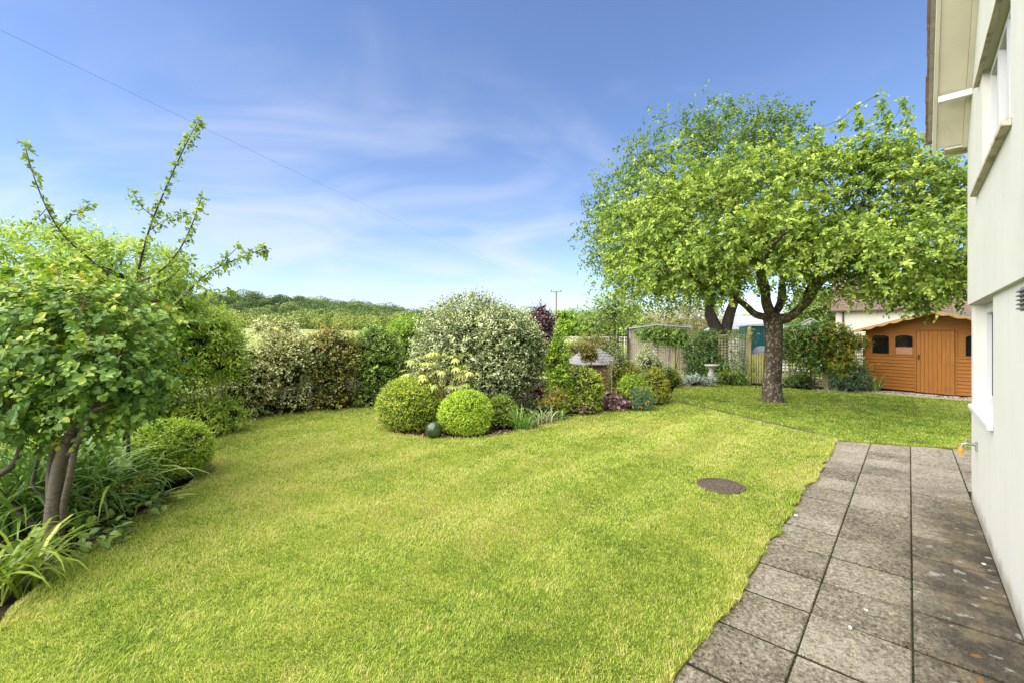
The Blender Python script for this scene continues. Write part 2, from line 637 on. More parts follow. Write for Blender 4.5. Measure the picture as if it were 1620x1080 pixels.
# bark chippings and dead leaves lying along the island's edge
rng = np.random.default_rng(5)
edge = np.array([G(*p)[:2] for p in isle_px])
seg = np.concatenate([np.linspace(edge[i], edge[i + 1], 60) for i in range(len(edge) - 1)])
nc = 5200
k = rng.integers(0, len(seg), nc)
pp = np.zeros((nc, 3))
pp[:, :2] = seg[k] + np.array((0.04, 0.13)) + rng.normal(0, 0.11, (nc, 2))
ok = ~inside(LAWN, pp[:, 0], pp[:, 1])
pp = pp[ok]
pp[:, 2] = -0.03 + rng.uniform(0.0, 0.03, len(pp))
m_chip = mat_leaf('chippings', [(0.03, 0.018, 0.01), (0.11, 0.065, 0.035), (0.25, 0.17, 0.10), (0.36, 0.28, 0.19)], 0.9, 0.0, 0.1)
V, T, A = place(OVAL2, pp, np.concatenate([rng.normal(size=(len(pp), 2)), rng.normal(0, 0.2, (len(pp), 1))], 1),
                np.array((0, 0, 1.0)) + 0.4 * rng.normal(size=(len(pp), 3)), rng.uniform(0.02, 0.06, len(pp)), rng.random(len(pp)))
tag(mesh_obj('chippings', V, T, m_chip, tint=A), 'brown bark chippings and dead leaves along the island bed edge', 'chippings', kind='stuff')

# the field and rising land behind, out to the horizon
gx = np.concatenate([np.linspace(-1500, -160, 14), np.linspace(-150, 150, 61), np.linspace(160, 1500, 14)])
gy = np.concatenate([np.linspace(-60, 20, 6), np.linspace(22, 200, 45), np.linspace(220, 1800, 20)])
XX, YY = np.meshgrid(gx, gy, indexing='ij')
ZZ = field_z(XX, YY)
ii, jj = np.meshgrid(np.arange(len(gx) - 1), np.arange(len(gy) - 1), indexing='ij')
q = (ii * len(gy) + jj).ravel()
Qg = np.stack([q, q + len(gy), q + len(gy) + 1, q + 1], 1)
m_field = mat('field grass', (0.15, 0.20, 0.045), (0.27, 0.30, 0.095), 0.08, 0.95, 0.3, 6, 0.1, c3=(0.22, 0.265, 0.07))
tag(mesh_obj('field', np.stack([XX.ravel(), YY.ravel(), ZZ.ravel()], 1), None, m_field, Q=Qg, smooth=True), kind='structure')


# hill behind the field
def hill_z(x, y):
    # ridge line read off the skyline: high at left, falling to the right, a lower rise beyond the pole
    px = 810 + FPX * x / 430.0
    top = np.interp(px, [-400, 100, 300, 350, 390, 440, 490, 550, 600, 640, 700, 800, 870, 920, 960, 1040, 1200, 2000],
                    [22, 24, 26, 29, 33.5, 36.5, 35, 30, 26, 22.5, 18, 17, 18, 20, 16, 12, 10, 10])
    t = np.clip((y - 170) / 260, 0, 1)
    return field_z(x, y) + (top - 8.5) * (t * t * (3 - 2 * t))


gx = np.linspace(-900, 900, 121)
gy = np.linspace(168, 520, 40)
XX, YY = np.meshgrid(gx, gy, indexing='ij')
ZZ = hill_z(XX, YY) - 0.5
ii, jj = np.meshgrid(np.arange(len(gx) - 1), np.arange(len(gy) - 1), indexing='ij')
q = (ii * len(gy) + jj).ravel()
Qg = np.stack([q, q + len(gy), q + len(gy) + 1, q + 1], 1)
m_hill = mat('woodland floor', (0.035, 0.06, 0.016), (0.07, 0.10, 0.025), 0.05, 1.0, spec=0.05)
tag(mesh_obj('hill', np.stack([XX.ravel(), YY.ravel(), ZZ.ravel()], 1), None, m_hill, Q=Qg, smooth=True), kind='structure')

m_wood = mat_leaf('woodland leaves', [(0.045, 0.080, 0.034), (0.085, 0.135, 0.042), (0.15, 0.20, 0.055), (0.23, 0.265, 0.075)], 0.8, 0.15, 0.1)


def far_crowns(rng, spots, n, leaf):
    """rounded far crowns of small leaf clumps: spots are (x, y, z, radius, height, tint)"""
    Vs, Ts, As, k0 = [], [], [], 0
    for x, y, z, r, h, ti in spots:
        p, nr = blob_points(rng, n, [((x, y, z + h * 0.5), (r, r, h * 0.55))], 0.12, 0.20, 9, 16, zmin=-99)
        up_ = nr[:, 2] > -0.35
        p, nr = p[up_], nr[up_]
        d = sph(rng, len(p))
        d = d - nr * ((d * nr).sum(1) * 0.8)[:, None]
        V, T, A = place(OVAL2, p, d, nr + 0.35 * rng.normal(size=p.shape), leaf * rng.uniform(0.7, 1.4, len(p)), ti + rng.normal(0, 0.11, len(p)))
        Vs.append(V); Ts.append(T + k0); As.append(A)
        k0 += len(V)
    return np.concatenate(Vs), np.concatenate(Ts), np.concatenate(As)


rng = np.random.default_rng(11)
spots = []
for i in range(760):
    y = 190 + 260 * rng.random() ** 0.8
    x = rng.uniform(-1.15, 0.75) * y
    r = rng.uniform(4.2, 9.5)
    spots.append((x, y, float(hill_z(np.array(x), np.array(y))) - 1.5, r, r * rng.uniform(1.1, 1.5), float(np.clip(rng.normal(0.40, 0.24) + 0.1 * (y < 230), 0.04, 0.98))))
V, T, A = far_crowns(rng, spots, 800, 0.95)
tag(mesh_obj('woodland', V, T, m_wood, tint=A), 'mixed green woodland covering the hill beyond the field', 'woodland', kind='stuff')
spots = []
for x in np.arange(-140, 60, 1.9):
    y = 148 + 6 * math.sin(x * 0.05) + rng.uniform(-2, 2)
    h = 4.0 + 1.6 * fbm(x, 3.0, 0.09, 3) + rng.uniform(-0.3, 0.6)
    spots.append((x, y, float(field_z(x, y)) - 0.3, rng.uniform(1.8, 2.9), h, float(np.clip(0.58 + 0.55 * (fbm(x, 9.0, 0.06, 8) - 0.5) + rng.normal(0, 0.06), 0.1, 1))))
V, T, A = far_crowns(rng, spots, 380, 0.55)
m_hedge = mat_leaf('hedgerow leaves', [(0.08, 0.13, 0.03), (0.15, 0.21, 0.045), (0.25, 0.29, 0.07), (0.33, 0.34, 0.10)], 0.8, 0.2, 0.1)
tag(mesh_obj('hedgerow', V, T, m_hedge, tint=A), 'trimmed pale green hedgerow along the far side of the field', 'hedgerow', kind='stuff')

# ------------------------------------------------------------------ grass blades
VC = [lambda a: a]


def grass_points(rng):
    X0, Y0, W0, L0 = [], [], [], []
    y = 1.7
    while y < 16:
        dy = max(0.3, y * 0.12)
        dens = 23000 * min(1.0, (3.0 / (y + dy / 2)) ** 1.75)
        x0, x1 = max(-1.3 * y - 0.6, -9.5), min(1.25 * y + 0.6, 13)
        n = int(dens * (x1 - x0) * dy)
        X0.append(rng.uniform(x0, x1, n))
        Y0.append(rng.uniform(y, y + dy, n))
        f = max(1.0, (y / 3.0)) ** 0.85
        W0.append(np.full(n, 0.0026 * f))
        L0.append(np.full(n, 0.0165 * f ** 0.35))
        y += dy
    return [np.concatenate(a) for a in (X0, Y0, W0, L0)]


rng = np.random.default_rng(21)
X, Y, Wd, Ln = grass_points(rng)
jx, jy = X + 0.05 * (fbm(X, Y, 7, 50) - 0.5) * 2, Y + 0.05 * (fbm(X, Y, 7, 60) - 0.5) * 2
MAN = G(1140, 768.5)
ok = inside(LAWN, jx, jy) & (((X - MAN[0]) ** 2 + (Y - MAN[1]) ** 2) > 0.248 ** 2) & (((X - G(1222, 634)[0]) ** 2 + (Y - G(1222, 634)[1]) ** 2) > (0.30 + 0.12 * vnoise(X, Y, 6.0, 3)) ** 2)
# the stone edging keeps a bare line
E0, E1 = G(1056, 631)[:2], G(1328, 693.5)[:2]
ed = (E1 - E0) / np.linalg.norm(E1 - E0)
s_ = (X - E0[0]) * ed[0] + (Y - E0[1]) * ed[1]
c_ = -(X - E0[0]) * ed[1] + (Y - E0[1]) * ed[0]
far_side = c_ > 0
ok &= ~((np.abs(c_) < 0.075 + 0.10 * (fbm(X, Y, 4, 77) - 0.5)) & (s_ > -0.1) & (s_ < np.linalg.norm(E1 - E0) - 0.4))
X, Y, Wd, Ln, far_side = X[ok], Y[ok], Wd[ok], Ln[ok], far_side[ok]
n = len(X)
u_, v_ = uv_of(X, Y)
patch = fbm(X, Y, 0.55, 31, 5)
fine = fbm(X, Y, 5.0, 41, 3)
clump = vnoise(X, Y, 17.0, 43)
clump2 = vnoise(X, Y, 34.0, 47)
dry = np.clip((fbm(X, Y, 1.1, 71, 4) - 0.53) * 5, 0, 1)
stripe = np.sign(np.sin(v_ * 2 * PI / 1.05)) * np.clip((v_ - 1.2) * 0.8, 0, 1) * (~far_side)
tint = 0.47 + 0.62 * (patch - 0.5) + 0.55 * (fine - 0.5) + 0.22 * (clump - 0.5) + 0.34 * (clump2 - 0.5) + rng.normal(0, 0.28, n) + 0.26 * dry * rng.random(n) + 0.40 * (rng.random(n) < 0.07)
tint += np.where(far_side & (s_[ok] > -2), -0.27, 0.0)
near_patch = np.exp(-((X - 0.4) ** 2 + (Y - 2.1) ** 2) / 1.2)  # soft round patch of darker, greener blades close to the camera
tint -= 0.14 * near_patch
Ln = Ln * rng.uniform(0.6, 1.35, n) * (0.7 + 0.3 * fine + 0.3 * clump2)
az = rng.uniform(0, 2 * PI, n)
# longer untrimmed fringe along the slabs and the beds
EDG = np.array(LAWN)
EDG = np.concatenate([np.linspace(EDG[i], EDG[(i + 1) % len(EDG)], 12, endpoint=False) for i in range(len(EDG)) if np.linalg.norm(EDG[i] - EDG[(i + 1) % len(EDG)]) < 2.5])
de = np.full(n, 9.0, np.float32)
for c0 in range(0, n, 40000):
    sl_ = slice(c0, c0 + 40000)
    for e0 in range(0, len(EDG), 400):
        e_ = EDG[e0:e0 + 400].astype(np.float32)
        de[sl_] = np.minimum(de[sl_], ((X[sl_, None].astype(np.float32) - e_[None, :, 0]) ** 2 + (Y[sl_, None].astype(np.float32) - e_[None, :, 1]) ** 2).min(1))
fr = np.exp(-de / 0.05 ** 2)
Ln = Ln * (1 + 1.3 * fr * rng.random(n))
tint = tint + 0.18 * np.exp(-de / 0.16 ** 2) * (fbm(X, Y, 2.0, 95) > 0.47) * rng.random(n) * 2
lean = np.abs(rng.normal(0.35, 0.35, n)) + 0.15
dirx, diry = np.cos(az) * lean + 0.34 * stripe * 0.676, np.sin(az) * lean + 0.34 * stripe * 0.737
hz = Ln
px_, py_ = -np.sin(az), np.cos(az)
B = np.zeros((n, 5, 3))
w2 = Wd / 2
B[:, 0] = np.stack([X - px_ * w2, Y - py_ * w2, np.full(n, -0.004)], 1)
B[:, 1] = np.stack([X + px_ * w2, Y + py_ * w2, np.full(n, -0.004)], 1)
mx_, my_ = X + dirx * Ln * 0.38, Y + diry * Ln * 0.38
B[:, 2] = np.stack([mx_ - px_ * w2 * 0.8, my_ - py_ * w2 * 0.8, hz * 0.58], 1)
B[:, 3] = np.stack([mx_ + px_ * w2 * 0.8, my_ + py_ * w2 * 0.8, hz * 0.58], 1)
B[:, 4] = np.stack([X + dirx * Ln * 1.15, Y + diry * Ln * 1.15, hz * 0.86], 1)
Tg = (np.array([(0, 1, 3), (0, 3, 2), (2, 3, 4)])[None] + (np.arange(n) * 5)[:, None, None]).reshape(-1, 3)
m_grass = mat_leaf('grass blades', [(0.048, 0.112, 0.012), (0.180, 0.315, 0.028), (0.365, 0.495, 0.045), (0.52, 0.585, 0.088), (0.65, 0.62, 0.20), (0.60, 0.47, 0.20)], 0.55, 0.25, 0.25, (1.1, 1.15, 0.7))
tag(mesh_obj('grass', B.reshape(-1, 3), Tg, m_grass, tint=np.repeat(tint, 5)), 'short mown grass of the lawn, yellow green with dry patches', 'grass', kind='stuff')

# ------------------------------------------------------------------ patio of square concrete slabs
m_slab, t, out = mat_new('weathered slabs')
v = coords(t)
sp = t.n('ShaderNodeSeparateXYZ', {0: v})
tin = t.n('ShaderNodeAttribute', attribute_name='tint').outputs['Fac']
na = t.n('ShaderNodeTexNoise', {'Vector': v, 'Scale': 2.2, 'Detail': 8.0, 'Roughness': 0.68})
nb = t.n('ShaderNodeTexNoise', {'Vector': v, 'Scale': 46.0, 'Detail': 8.0, 'Roughness': 0.80})
f = t.math('ADD', t.math('MULTIPLY', na.outputs['Fac'], 0.42), t.math('MULTIPLY', t.math('SUBTRACT', nb.outputs['Fac'], 0.5), 1.3))
f = t.math('ADD', f, 0.425)
f = t.math('ADD', f, t.math('MULTIPLY', t.math('SUBTRACT', tin, 0.5), 0.22))
# riven face: broken ripples that run a different way on every slab
rv = t.n('ShaderNodeVectorRotate', {'Vector': v, 'Angle': t.math('MULTIPLY', tin, 9.0)}, rotation_type='Z_AXIS')
wave = t.n('ShaderNodeTexWave', {'Vector': rv.outputs[0], 'Scale': 4.0, 'Distortion': 22.0, 'Detail': 7.0, 'Detail Scale': 1.5, 'Detail Roughness': 0.72}, bands_direction='DIAGONAL')
f = t.math('ADD', f, t.math('MULTIPLY', t.math('SUBTRACT', wave.outputs['Fac'], 0.5), 0.05))
col = t.ramp(f, [(0.42, (0.042, 0.034, 0.022)), (0.51, (0.155, 0.130, 0.088)), (0.62, (0.285, 0.245, 0.172)), (0.78, (0.50, 0.44, 0.33))])
# damp algae stain that runs along the foot of the wall (local y is the distance from the wall)
ns = t.n('ShaderNodeTexNoise', {'Vector': v, 'Scale': 1.3, 'Detail': 6.0, 'Roughness': 0.6})
sd = t.n('ShaderNodeMapRange', {'Value': t.math('ADD', sp.outputs[1], t.math('MULTIPLY', t.math('SUBTRACT', ns.outputs['Fac'], 0.5), 1.0)), 'From Min': 0.20, 'From Max': 0.62, 'To Min': 1.0, 'To Max': 0.0}, interpolation_type='SMOOTHSTEP')
se = t.n('ShaderNodeMapRange', {'Value': sp.outputs[0], 'From Min': -1.2, 'From Max': 0.1, 'To Min': 1.0, 'To Max': 0.0}, interpolation_type='SMOOTHSTEP')
stn = t.math('MULTIPLY', t.math('MULTIPLY', sd.outputs[0], se.outputs[0]), 0.85)
sc2 = t.ramp(t.n('ShaderNodeTexNoise', {'Vector': v, 'Scale': 3.0, 'Detail': 6.0, 'Roughness': 0.7}).outputs['Fac'], [(0.38, (0.030, 0.027, 0.019)), (0.50, (0.070, 0.058, 0.038)), (0.62, (0.21, 0.17, 0.095))])
col = t.mix(stn, col, sc2)
# pale lichen spots and a few orange ones
for sca, thr, lc, seed, amt in ((5.6, 0.07, (0.40, 0.39, 0.32, 1), 0.0, 0.55), (11.0, 0.10, (0.36, 0.345, 0.28, 1), 7.3, 0.62), (9.0, 0.13, (0.30, 0.15, 0.035, 1), 3.7, 0.68)):
    wv = t.n('ShaderNodeVectorMath', {0: v, 1: t.n('ShaderNodeVectorMath', {0: t.n('ShaderNodeTexNoise', {'Vector': v, 'Scale': 22.0, 'Detail': 5.0}).outputs['Color'], 1: (0.09, 0.09, 0.0)}, operation='MULTIPLY').outputs[0]}, operation='ADD')
    mpv = t.n('ShaderNodeMapping', {'Vector': wv.outputs[0], 'Location': (seed, seed * 2, 0)})
    vo = t.n('ShaderNodeTexVoronoi', {'Vector': mpv.outputs[0], 'Scale': sca}, voronoi_dimensions='2D')
    msk = t.n('ShaderNodeMapRange', {'Value': vo.outputs['Distance'], 'From Min': thr, 'From Max': thr + 0.10, 'To Min': 1.0, 'To Max': 0.0})
    gate = t.math('GREATER_THAN', t.n('ShaderNodeSeparateXYZ', {0: vo.outputs['Color']}).outputs[0], 0.72 if seed != 3.7 else 0.86)
    reg = t.math('GREATER_THAN', t.n('ShaderNodeTexNoise', {'Vector': mpv.outputs[0], 'Scale': 1.0, 'Detail': 2.0}).outputs['Fac'], amt - 0.08)
    col = t.mix(t.math('MULTIPLY', t.math('MULTIPLY', msk.outputs[0], gate), t.math('MULTIPLY', reg, 0.85)), col, lc)
hsum = t.math('ADD', t.math('MULTIPLY', wave.outputs['Fac'], 0.7), t.math('MULTIPLY', nb.outputs['Fac'], 1.1))
bp = t.n('ShaderNodeBump', {'Height': hsum, 'Strength': 1.0, 'Distance': 0.012})
p = t.n('ShaderNodeBsdfPrincipled', {'Base Color': col, 'Roughness': 0.82, 'Specular IOR Level': 0.3, 'Normal': bp.outputs[0]})
t.t.links.new(p.outputs[0], out.inputs[0])

HOUSE_LOC = (4.809, 4.556, 0)
HOUSE_RZ = math.atan2(0.737, 0.676)
rng = np.random.default_rng(8)
mb = MB()
rows = [-3.48 + 0.45 * k for k in range(-14, 15)]
for ci, (v0, v1) in enumerate(((0.0, 0.45), (0.45, 0.90), (0.90, 1.36), (-0.45, 0.0), (-0.90, -0.45), (-1.35, -0.9))):
    for u0 in rows:
        u1 = u0 + 0.45
        end = 1.95 + 0.36 * (1.3 - (v0 + v1) / 2)
        if v0 < -0.01 and u0 < -0.3:
            continue
        if u0 > end:
            continue
        u1 = min(u1, end + 0.08)
        g = 0.0050
        tint = rng.uniform(0.2, 0.8)
        a = np.clip(rng.normal(0, 0.0018, 4) + rng.normal(0, 0.002), -0.004, 0.005)
        jx = rng.normal(0, 0.002, 2)
        z = [-0.012 + a[i] for i in range(4)]
        gu = 0.0105
        c = [(u0 + gu + jx[0], v0 + g), (u1 - gu + jx[0], v0 + g), (u1 - gu + jx[1], v1 - g), (u0 + gu + jx[1], v1 - g)]
        b = 0.006
        ci_ = [(u0 + gu + b, v0 + g + b), (u1 - gu - b, v0 + g + b), (u1 - gu - b, v1 - g - b), (u0 + gu + b, v1 - g - b)]
        Vs = [(x, y, -0.06) for x, y in c] + [(x, y, zz - b * 0.8) for (x, y), zz in zip(c, z)] + [(x, y, zz) for (x, y), zz in zip(ci_, z)]
        Qs = [(i, (i + 1) % 4, (i + 1) % 4 + 4, i + 4) for i in range(4)] + [(i + 4, (i + 1) % 4 + 4, (i + 1) % 4 + 8, i + 8) for i in range(4)] + [(8, 9, 10, 11)]
        mb.add(Vs, Qs, tint=tint)
patio = mb.build('patio', m_slab)
patio.location = HOUSE_LOC
patio.rotation_euler = (0, 0, HOUSE_RZ)
tag(patio, kind='structure')
# dark joints under the slabs
m_joint = mat('slab joints', (0.018, 0.018, 0.010), (0.05, 0.045, 0.025), 30, 0.95, 0.6, 60, 0.1)
mb = MB()
mb.prism([(-10, -0.3), (-0.2, -0.3), (-0.2, -1.9), (3.0, -1.9), (2.5, -0.2), (1.93, 1.30), (1.9, 1.36), (-10, 1.36)], 'z', -0.075, -0.0215)
jo = mb.build('patio_bed', m_joint)
jo.location = HOUSE_LOC
jo.rotation_euler = (0, 0, HOUSE_RZ)
tag(jo, kind='structure')
# moss and grit in the joints, fallen petals on the slabs
m_moss = mat_leaf('moss', [(0.02, 0.025, 0.008), (0.05, 0.055, 0.014), (0.12, 0.11, 0.05)], 0.9, 0.0, 0.1)
nm = 9000
uu, vv = rng.uniform(-4.6, 2.1, nm), rng.choice([0.45, 0.90, 0.90, 0.45, 0.0], nm) + rng.normal(0, 0.007, nm)
sel = rng.random(nm) < 0.35
uu = np.where(sel, rng.choice(rows, nm) + rng.normal(0, 0.006, nm), uu)
vv = np.where(sel, rng.uniform(0.03, 1.3, nm), vv)
ok = (fbm(uu, vv, 1.7, 14) > 0.42) & (uu < 1.9)
uu, vv = uu[ok], vv[ok]
pp = np.stack([uu, vv, np.full(len(uu), -0.020)], 1)
V, T, A = place(OVAL2, pp, np.concatenate([rng.normal(size=(len(pp), 2)), rng.uniform(0, 0.9, (len(pp), 1))], 1), np.array((0, 0, 1.0)) + 0.5 * rng.normal(size=pp.shape), rng.uniform(0.005, 0.014, len(pp)), rng.random(len(pp)))
mo = mesh_obj('moss', V, T, m_moss, tint=A)
mo.location = HOUSE_LOC
mo.rotation_euler = (0, 0, HOUSE_RZ)
tag(mo, 'dark moss and grit in the joints between the patio slabs', 'moss', kind='stuff')
m_petal = mat_leaf('petals', [(0.30, 0.36, 0.10), (0.62, 0.58, 0.36), (0.75, 0.72, 0.62)], 0.7, 0.1, 0.2)
pl = [G(*p) for p in ((1169, 951), (1345, 993), (1368, 966), (1426, 910), (1215, 745), (1135, 790), (1214, 811), (945, 1063), (884, 672), (1262, 818), (1424, 835), (1430, 870), (1552, 893), (1452, 940))]
tb = G(1222, 634)
for i in range(240):
    q = tb + np.array((rng.normal(-0.3, 2.1), rng.normal(-0.6, 1.5), 0.0))
    if inside(LAWN, np.array([q[0]]), np.array([q[1]]))[0]:
        pl.append(q)
pp = np.array(pl) + np.array((0, 0, 0.016))
V, T, A = place(OVAL, pp, np.concatenate([rng.normal(size=(len(pp), 2)), rng.uniform(0, 0.2, (len(pp), 1))], 1), np.array((0, 0, 1.0)) + 0.3 * rng.normal(size=pp.shape), rng.uniform(0.025, 0.045, len(pp)), rng.random(len(pp)))
tag(mesh_obj('fallen_petals', V, T, m_petal, tint=A), 'pale fallen petals scattered over the lawn and slabs', 'petals', kind='stuff')

# stone edging strip across the lawn
m_stone = mat('edging stone', (0.055, 0.042, 0.028), (0.15, 0.125, 0.09), 14, 0.9, 0.8, 60, 0.2)
mb = MB()
Lt = np.linalg.norm(E1 - E0)
s = 0.0
rng = np.random.default_rng(3)
while s < Lt - 0.3:
    l = rng.uniform(0.4, 0.62)
    a, b = E0 + ed * (s + 0.01), E0 + ed * (min(s + l, Lt) - 0.01)
    zz = rng.uniform(0.002, 0.014)
    mb.bar((*a, zz - 0.034), (*b, zz - 0.034), 0.065, 0.06)
    s += l
tag(mb.build('stone_edging', m_stone), 'narrow strip of grey edging stones crossing the lawn to the patio', 'edging')

# gravel strip before the orange shed
m_gravel = mat('gravel', (0.16, 0.13, 0.095), (0.42, 0.36, 0.28), 45, 0.95, 1.0, 70, 0.2, bdist=0.02, c3=(0.55, 0.5, 0.42))
mb = MB()
mb.prism([tuple(G(*p)[:2]) for p in ((1290, 616.5), (1350, 619.5), (1392, 621.5), (1450, 626.5), (1534, 633.5))] + [(13.6, 10.1), (13.9, 11.2), (11.6, 13.0), (10.2, 13.0)], 'z', -0.06, -0.012)
tag(mb.build('gravel_path', m_gravel), kind='structure')
ng = 2600
gp = [G(px, py) for px, py in ((1300, 617), (1395, 620), (1534, 631))]
tt = rng.random(ng)
base = np.where(tt[:, None] < 0.4, gp[0] + (gp[1] - gp[0]) * (tt[:, None] / 0.4), gp[1] + (gp[2] - gp[1]) * ((tt[:, None] - 0.4) / 0.6))
pp = base + np.stack([rng.uniform(-0.1, 0.35, ng), rng.uniform(-0.05, 0.3, ng), np.full(ng, -0.008)], 1)
m_peb = mat_leaf('pebbles', [(0.22, 0.18, 0.13), (0.42, 0.36, 0.28), (0.62, 0.57, 0.5)], 0.85, 0.0, 0.2)
V, T, A = place(OVAL, pp, sph(rng, ng), sph(rng, ng), rng.uniform(0.02, 0.05, ng), rng.random(ng))
tag(mesh_obj('gravel', V, T, m_peb, tint=A), 'pale loose gravel along the foot of the orange shed', 'gravel', kind='stuff')

# ================================================================== THE HOUSE


def render_mat(name, c1, c2, base_dirt):
    """painted render: fine grain, faint rain streaks, splashed dirt above the paving"""
    m, t, out = mat_new(name)
    v = coords(t)
    big = t.n('ShaderNodeTexNoise', {'Vector': v, 'Scale': 1.4, 'Detail': 6.0, 'Roughness': 0.6})
    col = t.ramp(big.outputs['Fac'], [(0.3, c1), (0.7, c2)])
    vs = coords(t, scale=(9.0, 9.0, 0.45))
    st = t.n('ShaderNodeTexNoise', {'Vector': vs, 'Scale': 1.6, 'Detail': 5.0, 'Roughness': 0.65})
    col = t.mix(t.n('ShaderNodeMapRange', {'Value': st.outputs['Fac'], 'From Min': 0.52, 'From Max': 0.80, 'To Min': 0.0, 'To Max': 0.30}).outputs[0], col, (0.40, 0.375, 0.29, 1))
    sp = t.n('ShaderNodeTexVoronoi', {'Vector': v, 'Scale': 3.1})
    dot = t.n('ShaderNodeMapRange', {'Value': sp.outputs['Distance'], 'From Min': 0.018, 'From Max': 0.045, 'To Min': 0.7, 'To Max': 0.0})
    col = t.mix(dot.outputs[0], col, (0.20, 0.17, 0.12, 1))
    if base_dirt:
        z = t.n('ShaderNodeSeparateXYZ', {0: v}).outputs[2]
        nz = t.n('ShaderNodeTexNoise', {'Vector': v, 'Scale': 5.0, 'Detail': 6.0, 'Roughness': 0.7})
        zz = t.math('ADD', z, t.math('MULTIPLY', t.math('SUBTRACT', nz.outputs['Fac'], 0.5), 0.30))
        d = t.n('ShaderNodeMapRange', {'Value': zz, 'From Min': 0.0, 'From Max': 0.16, 'To Min': 0.75, 'To Max': 0.0}, interpolation_type='SMOOTHSTEP')
        col = t.mix(d.outputs[0], col, (0.21, 0.185, 0.125, 1))
    fine = t.n('ShaderNodeTexNoise', {'Vector': v, 'Scale': 130.0, 'Detail': 3.0})
    mid = t.n('ShaderNodeTexNoise', {'Vector': v, 'Scale': 9.0, 'Detail': 3.0})
    h = t.math('ADD', fine.outputs['Fac'], t.math('MULTIPLY', mid.outputs['Fac'], 2.0))
    b = t.n('ShaderNodeBump', {'Height': h, 'Strength': 0.35, 'Distance': 0.004})
    p = t.n('ShaderNodeBsdfPrincipled', {'Base Color': col, 'Roughness': 0.85, 'Specular IOR Level': 0.25, 'Normal': b.outputs[0]})
    t.t.links.new(p.outputs[0], out.inputs[0])
    return m


m_render = render_mat('cream render', (0.545, 0.535, 0.475), (0.585, 0.575, 0.52), True)
m_render_up = render_mat('cream render above', (0.535, 0.525, 0.465), (0.58, 0.57, 0.51), False)
m_board = mat('cream painted boards', (0.52, 0.49, 0.385), (0.60, 0.57, 0.46), 5, 0.6, 0.15, 40, stretch=(0.3, 1, 1))
m_soffit = mat('soffit board', (0.50, 0.465, 0.36), (0.62, 0.58, 0.46), 2.2, 0.8, c3=(0.56, 0.52, 0.41))
m_white = mat('white plastic', (0.62, 0.62, 0.625), (0.59, 0.59, 0.59), 3, 0.35, spec=0.5)
m_sill = mat('weathered sill', (0.34, 0.30, 0.21), (0.50, 0.46, 0.36), 9, 0.8, c3=(0.22, 0.18, 0.12))
m_tile = mat('roof tiles', (0.13, 0.075, 0.06), (0.26, 0.15, 0.12), 7, 0.9, 0.5, 30, c3=(0.20, 0.17, 0.13))
m_mortar = mat('verge mortar', (0.20, 0.185, 0.15), (0.31, 0.29, 0.23), 18, 0.95, 0.8, 60)
m_glass, t, out = mat_new('window glass')
p = t.n('ShaderNodeBsdfPrincipled', {'Base Color': (0.02, 0.025, 0.03, 1), 'Roughness': 0.04, 'Specular IOR Level': 1.0, 'Coat Weight': 0.6, 'Coat Roughness': 0.03})
t.t.links.new(p.outputs[0], out.inputs[0])
m_grey = mat('grey plastic', (0.16, 0.165, 0.17), (0.20, 0.20, 0.21), 8, 0.5)
m_metal = mat('dull metal', (0.26, 0.25, 0.22), (0.38, 0.36, 0.32), 20, 0.45, metallic=0.8)
m_orange = mat('orange plastic', (0.75, 0.26, 0.02), (0.80, 0.30, 0.03), 9, 0.4)
m_curtain = mat('blind', (0.62, 0.61, 0.58), (0.70, 0.69, 0.66), 6, 0.9)

house = thing('house', 'cream rendered house gable with white windows beside the slab path', 'house', HOUSE_LOC, HOUSE_RZ)
UC = -0.25                                    # corner of the gable


def verge(u):
    return 3.60 + 0.985 * (UC - u) if u > -4.4 else 3.60 + 0.985 * (UC + 4.4) - 0.985 * (-4.4 - u) + 0.985 * 0


RIDGE = 3.60 + 0.985 * (4.4 + UC)


def verge(u):
    return RIDGE - 0.985 * abs(u + 4.4)


mb = MB()
mb.box(-8.6, -1.767, -0.30, 0, -0.1, 1.95)
mb.box(-0.42, UC, -0.30, 0, -0.1, 1.95)
mb.box(-1.767, -0.42, -0.30, 0, -0.1, 0.985)
mb.build('wall', m_render, house)
mb = MB()
w0 = 0.028


def gable_piece(u0, u1, z0=1.95):
    if u0 < -4.4 < u1:
        mb.prism([(u0, z0), (u1, z0), (u1, verge(u1)), (-4.4, RIDGE), (u0, verge(u0))], 'y', -0.30, w0)
    else:
        mb.prism([(u0, z0), (u1, z0), (u1, verge(u1)), (u0, verge(u0))], 'y', -0.30, w0)


gable_piece(-8.55, -2.78)
gable_piece(-1.447, UC)
mb.box(-2.78, -1.447, -0.30, w0, 1.95, 2.90)
mb.prism([(-2.78, 3.79), (-1.447, 3.79), (-1.447, verge(-1.447)), (-2.78, verge(-2.78))], 'y', -0.30, w0)
mb.build('upper_wall', m_render_up, house)
mb = MB()
mb.box(-0.55, UC, -9.0, -0.30, -0.1, 3.58)
mb.build('side_wall', m_render, house)
mb = MB()
sl = 0.985
cs = 1 / math.sqrt(1 + sl * sl)


def slope_board(y0, y1, lo, hi, u_end=UC, back=True):
    """a board along the verge between vertical offsets lo and hi from the wall top line"""
    for a, b in ((-4.4, u_end),) + (((-8.9, -4.4),) if back else ()):
        mb.prism([(a, verge(a) + lo), (b, verge(b) + lo), (b, verge(b) + hi), (a, verge(a) + hi)], 'y', y0, y1)


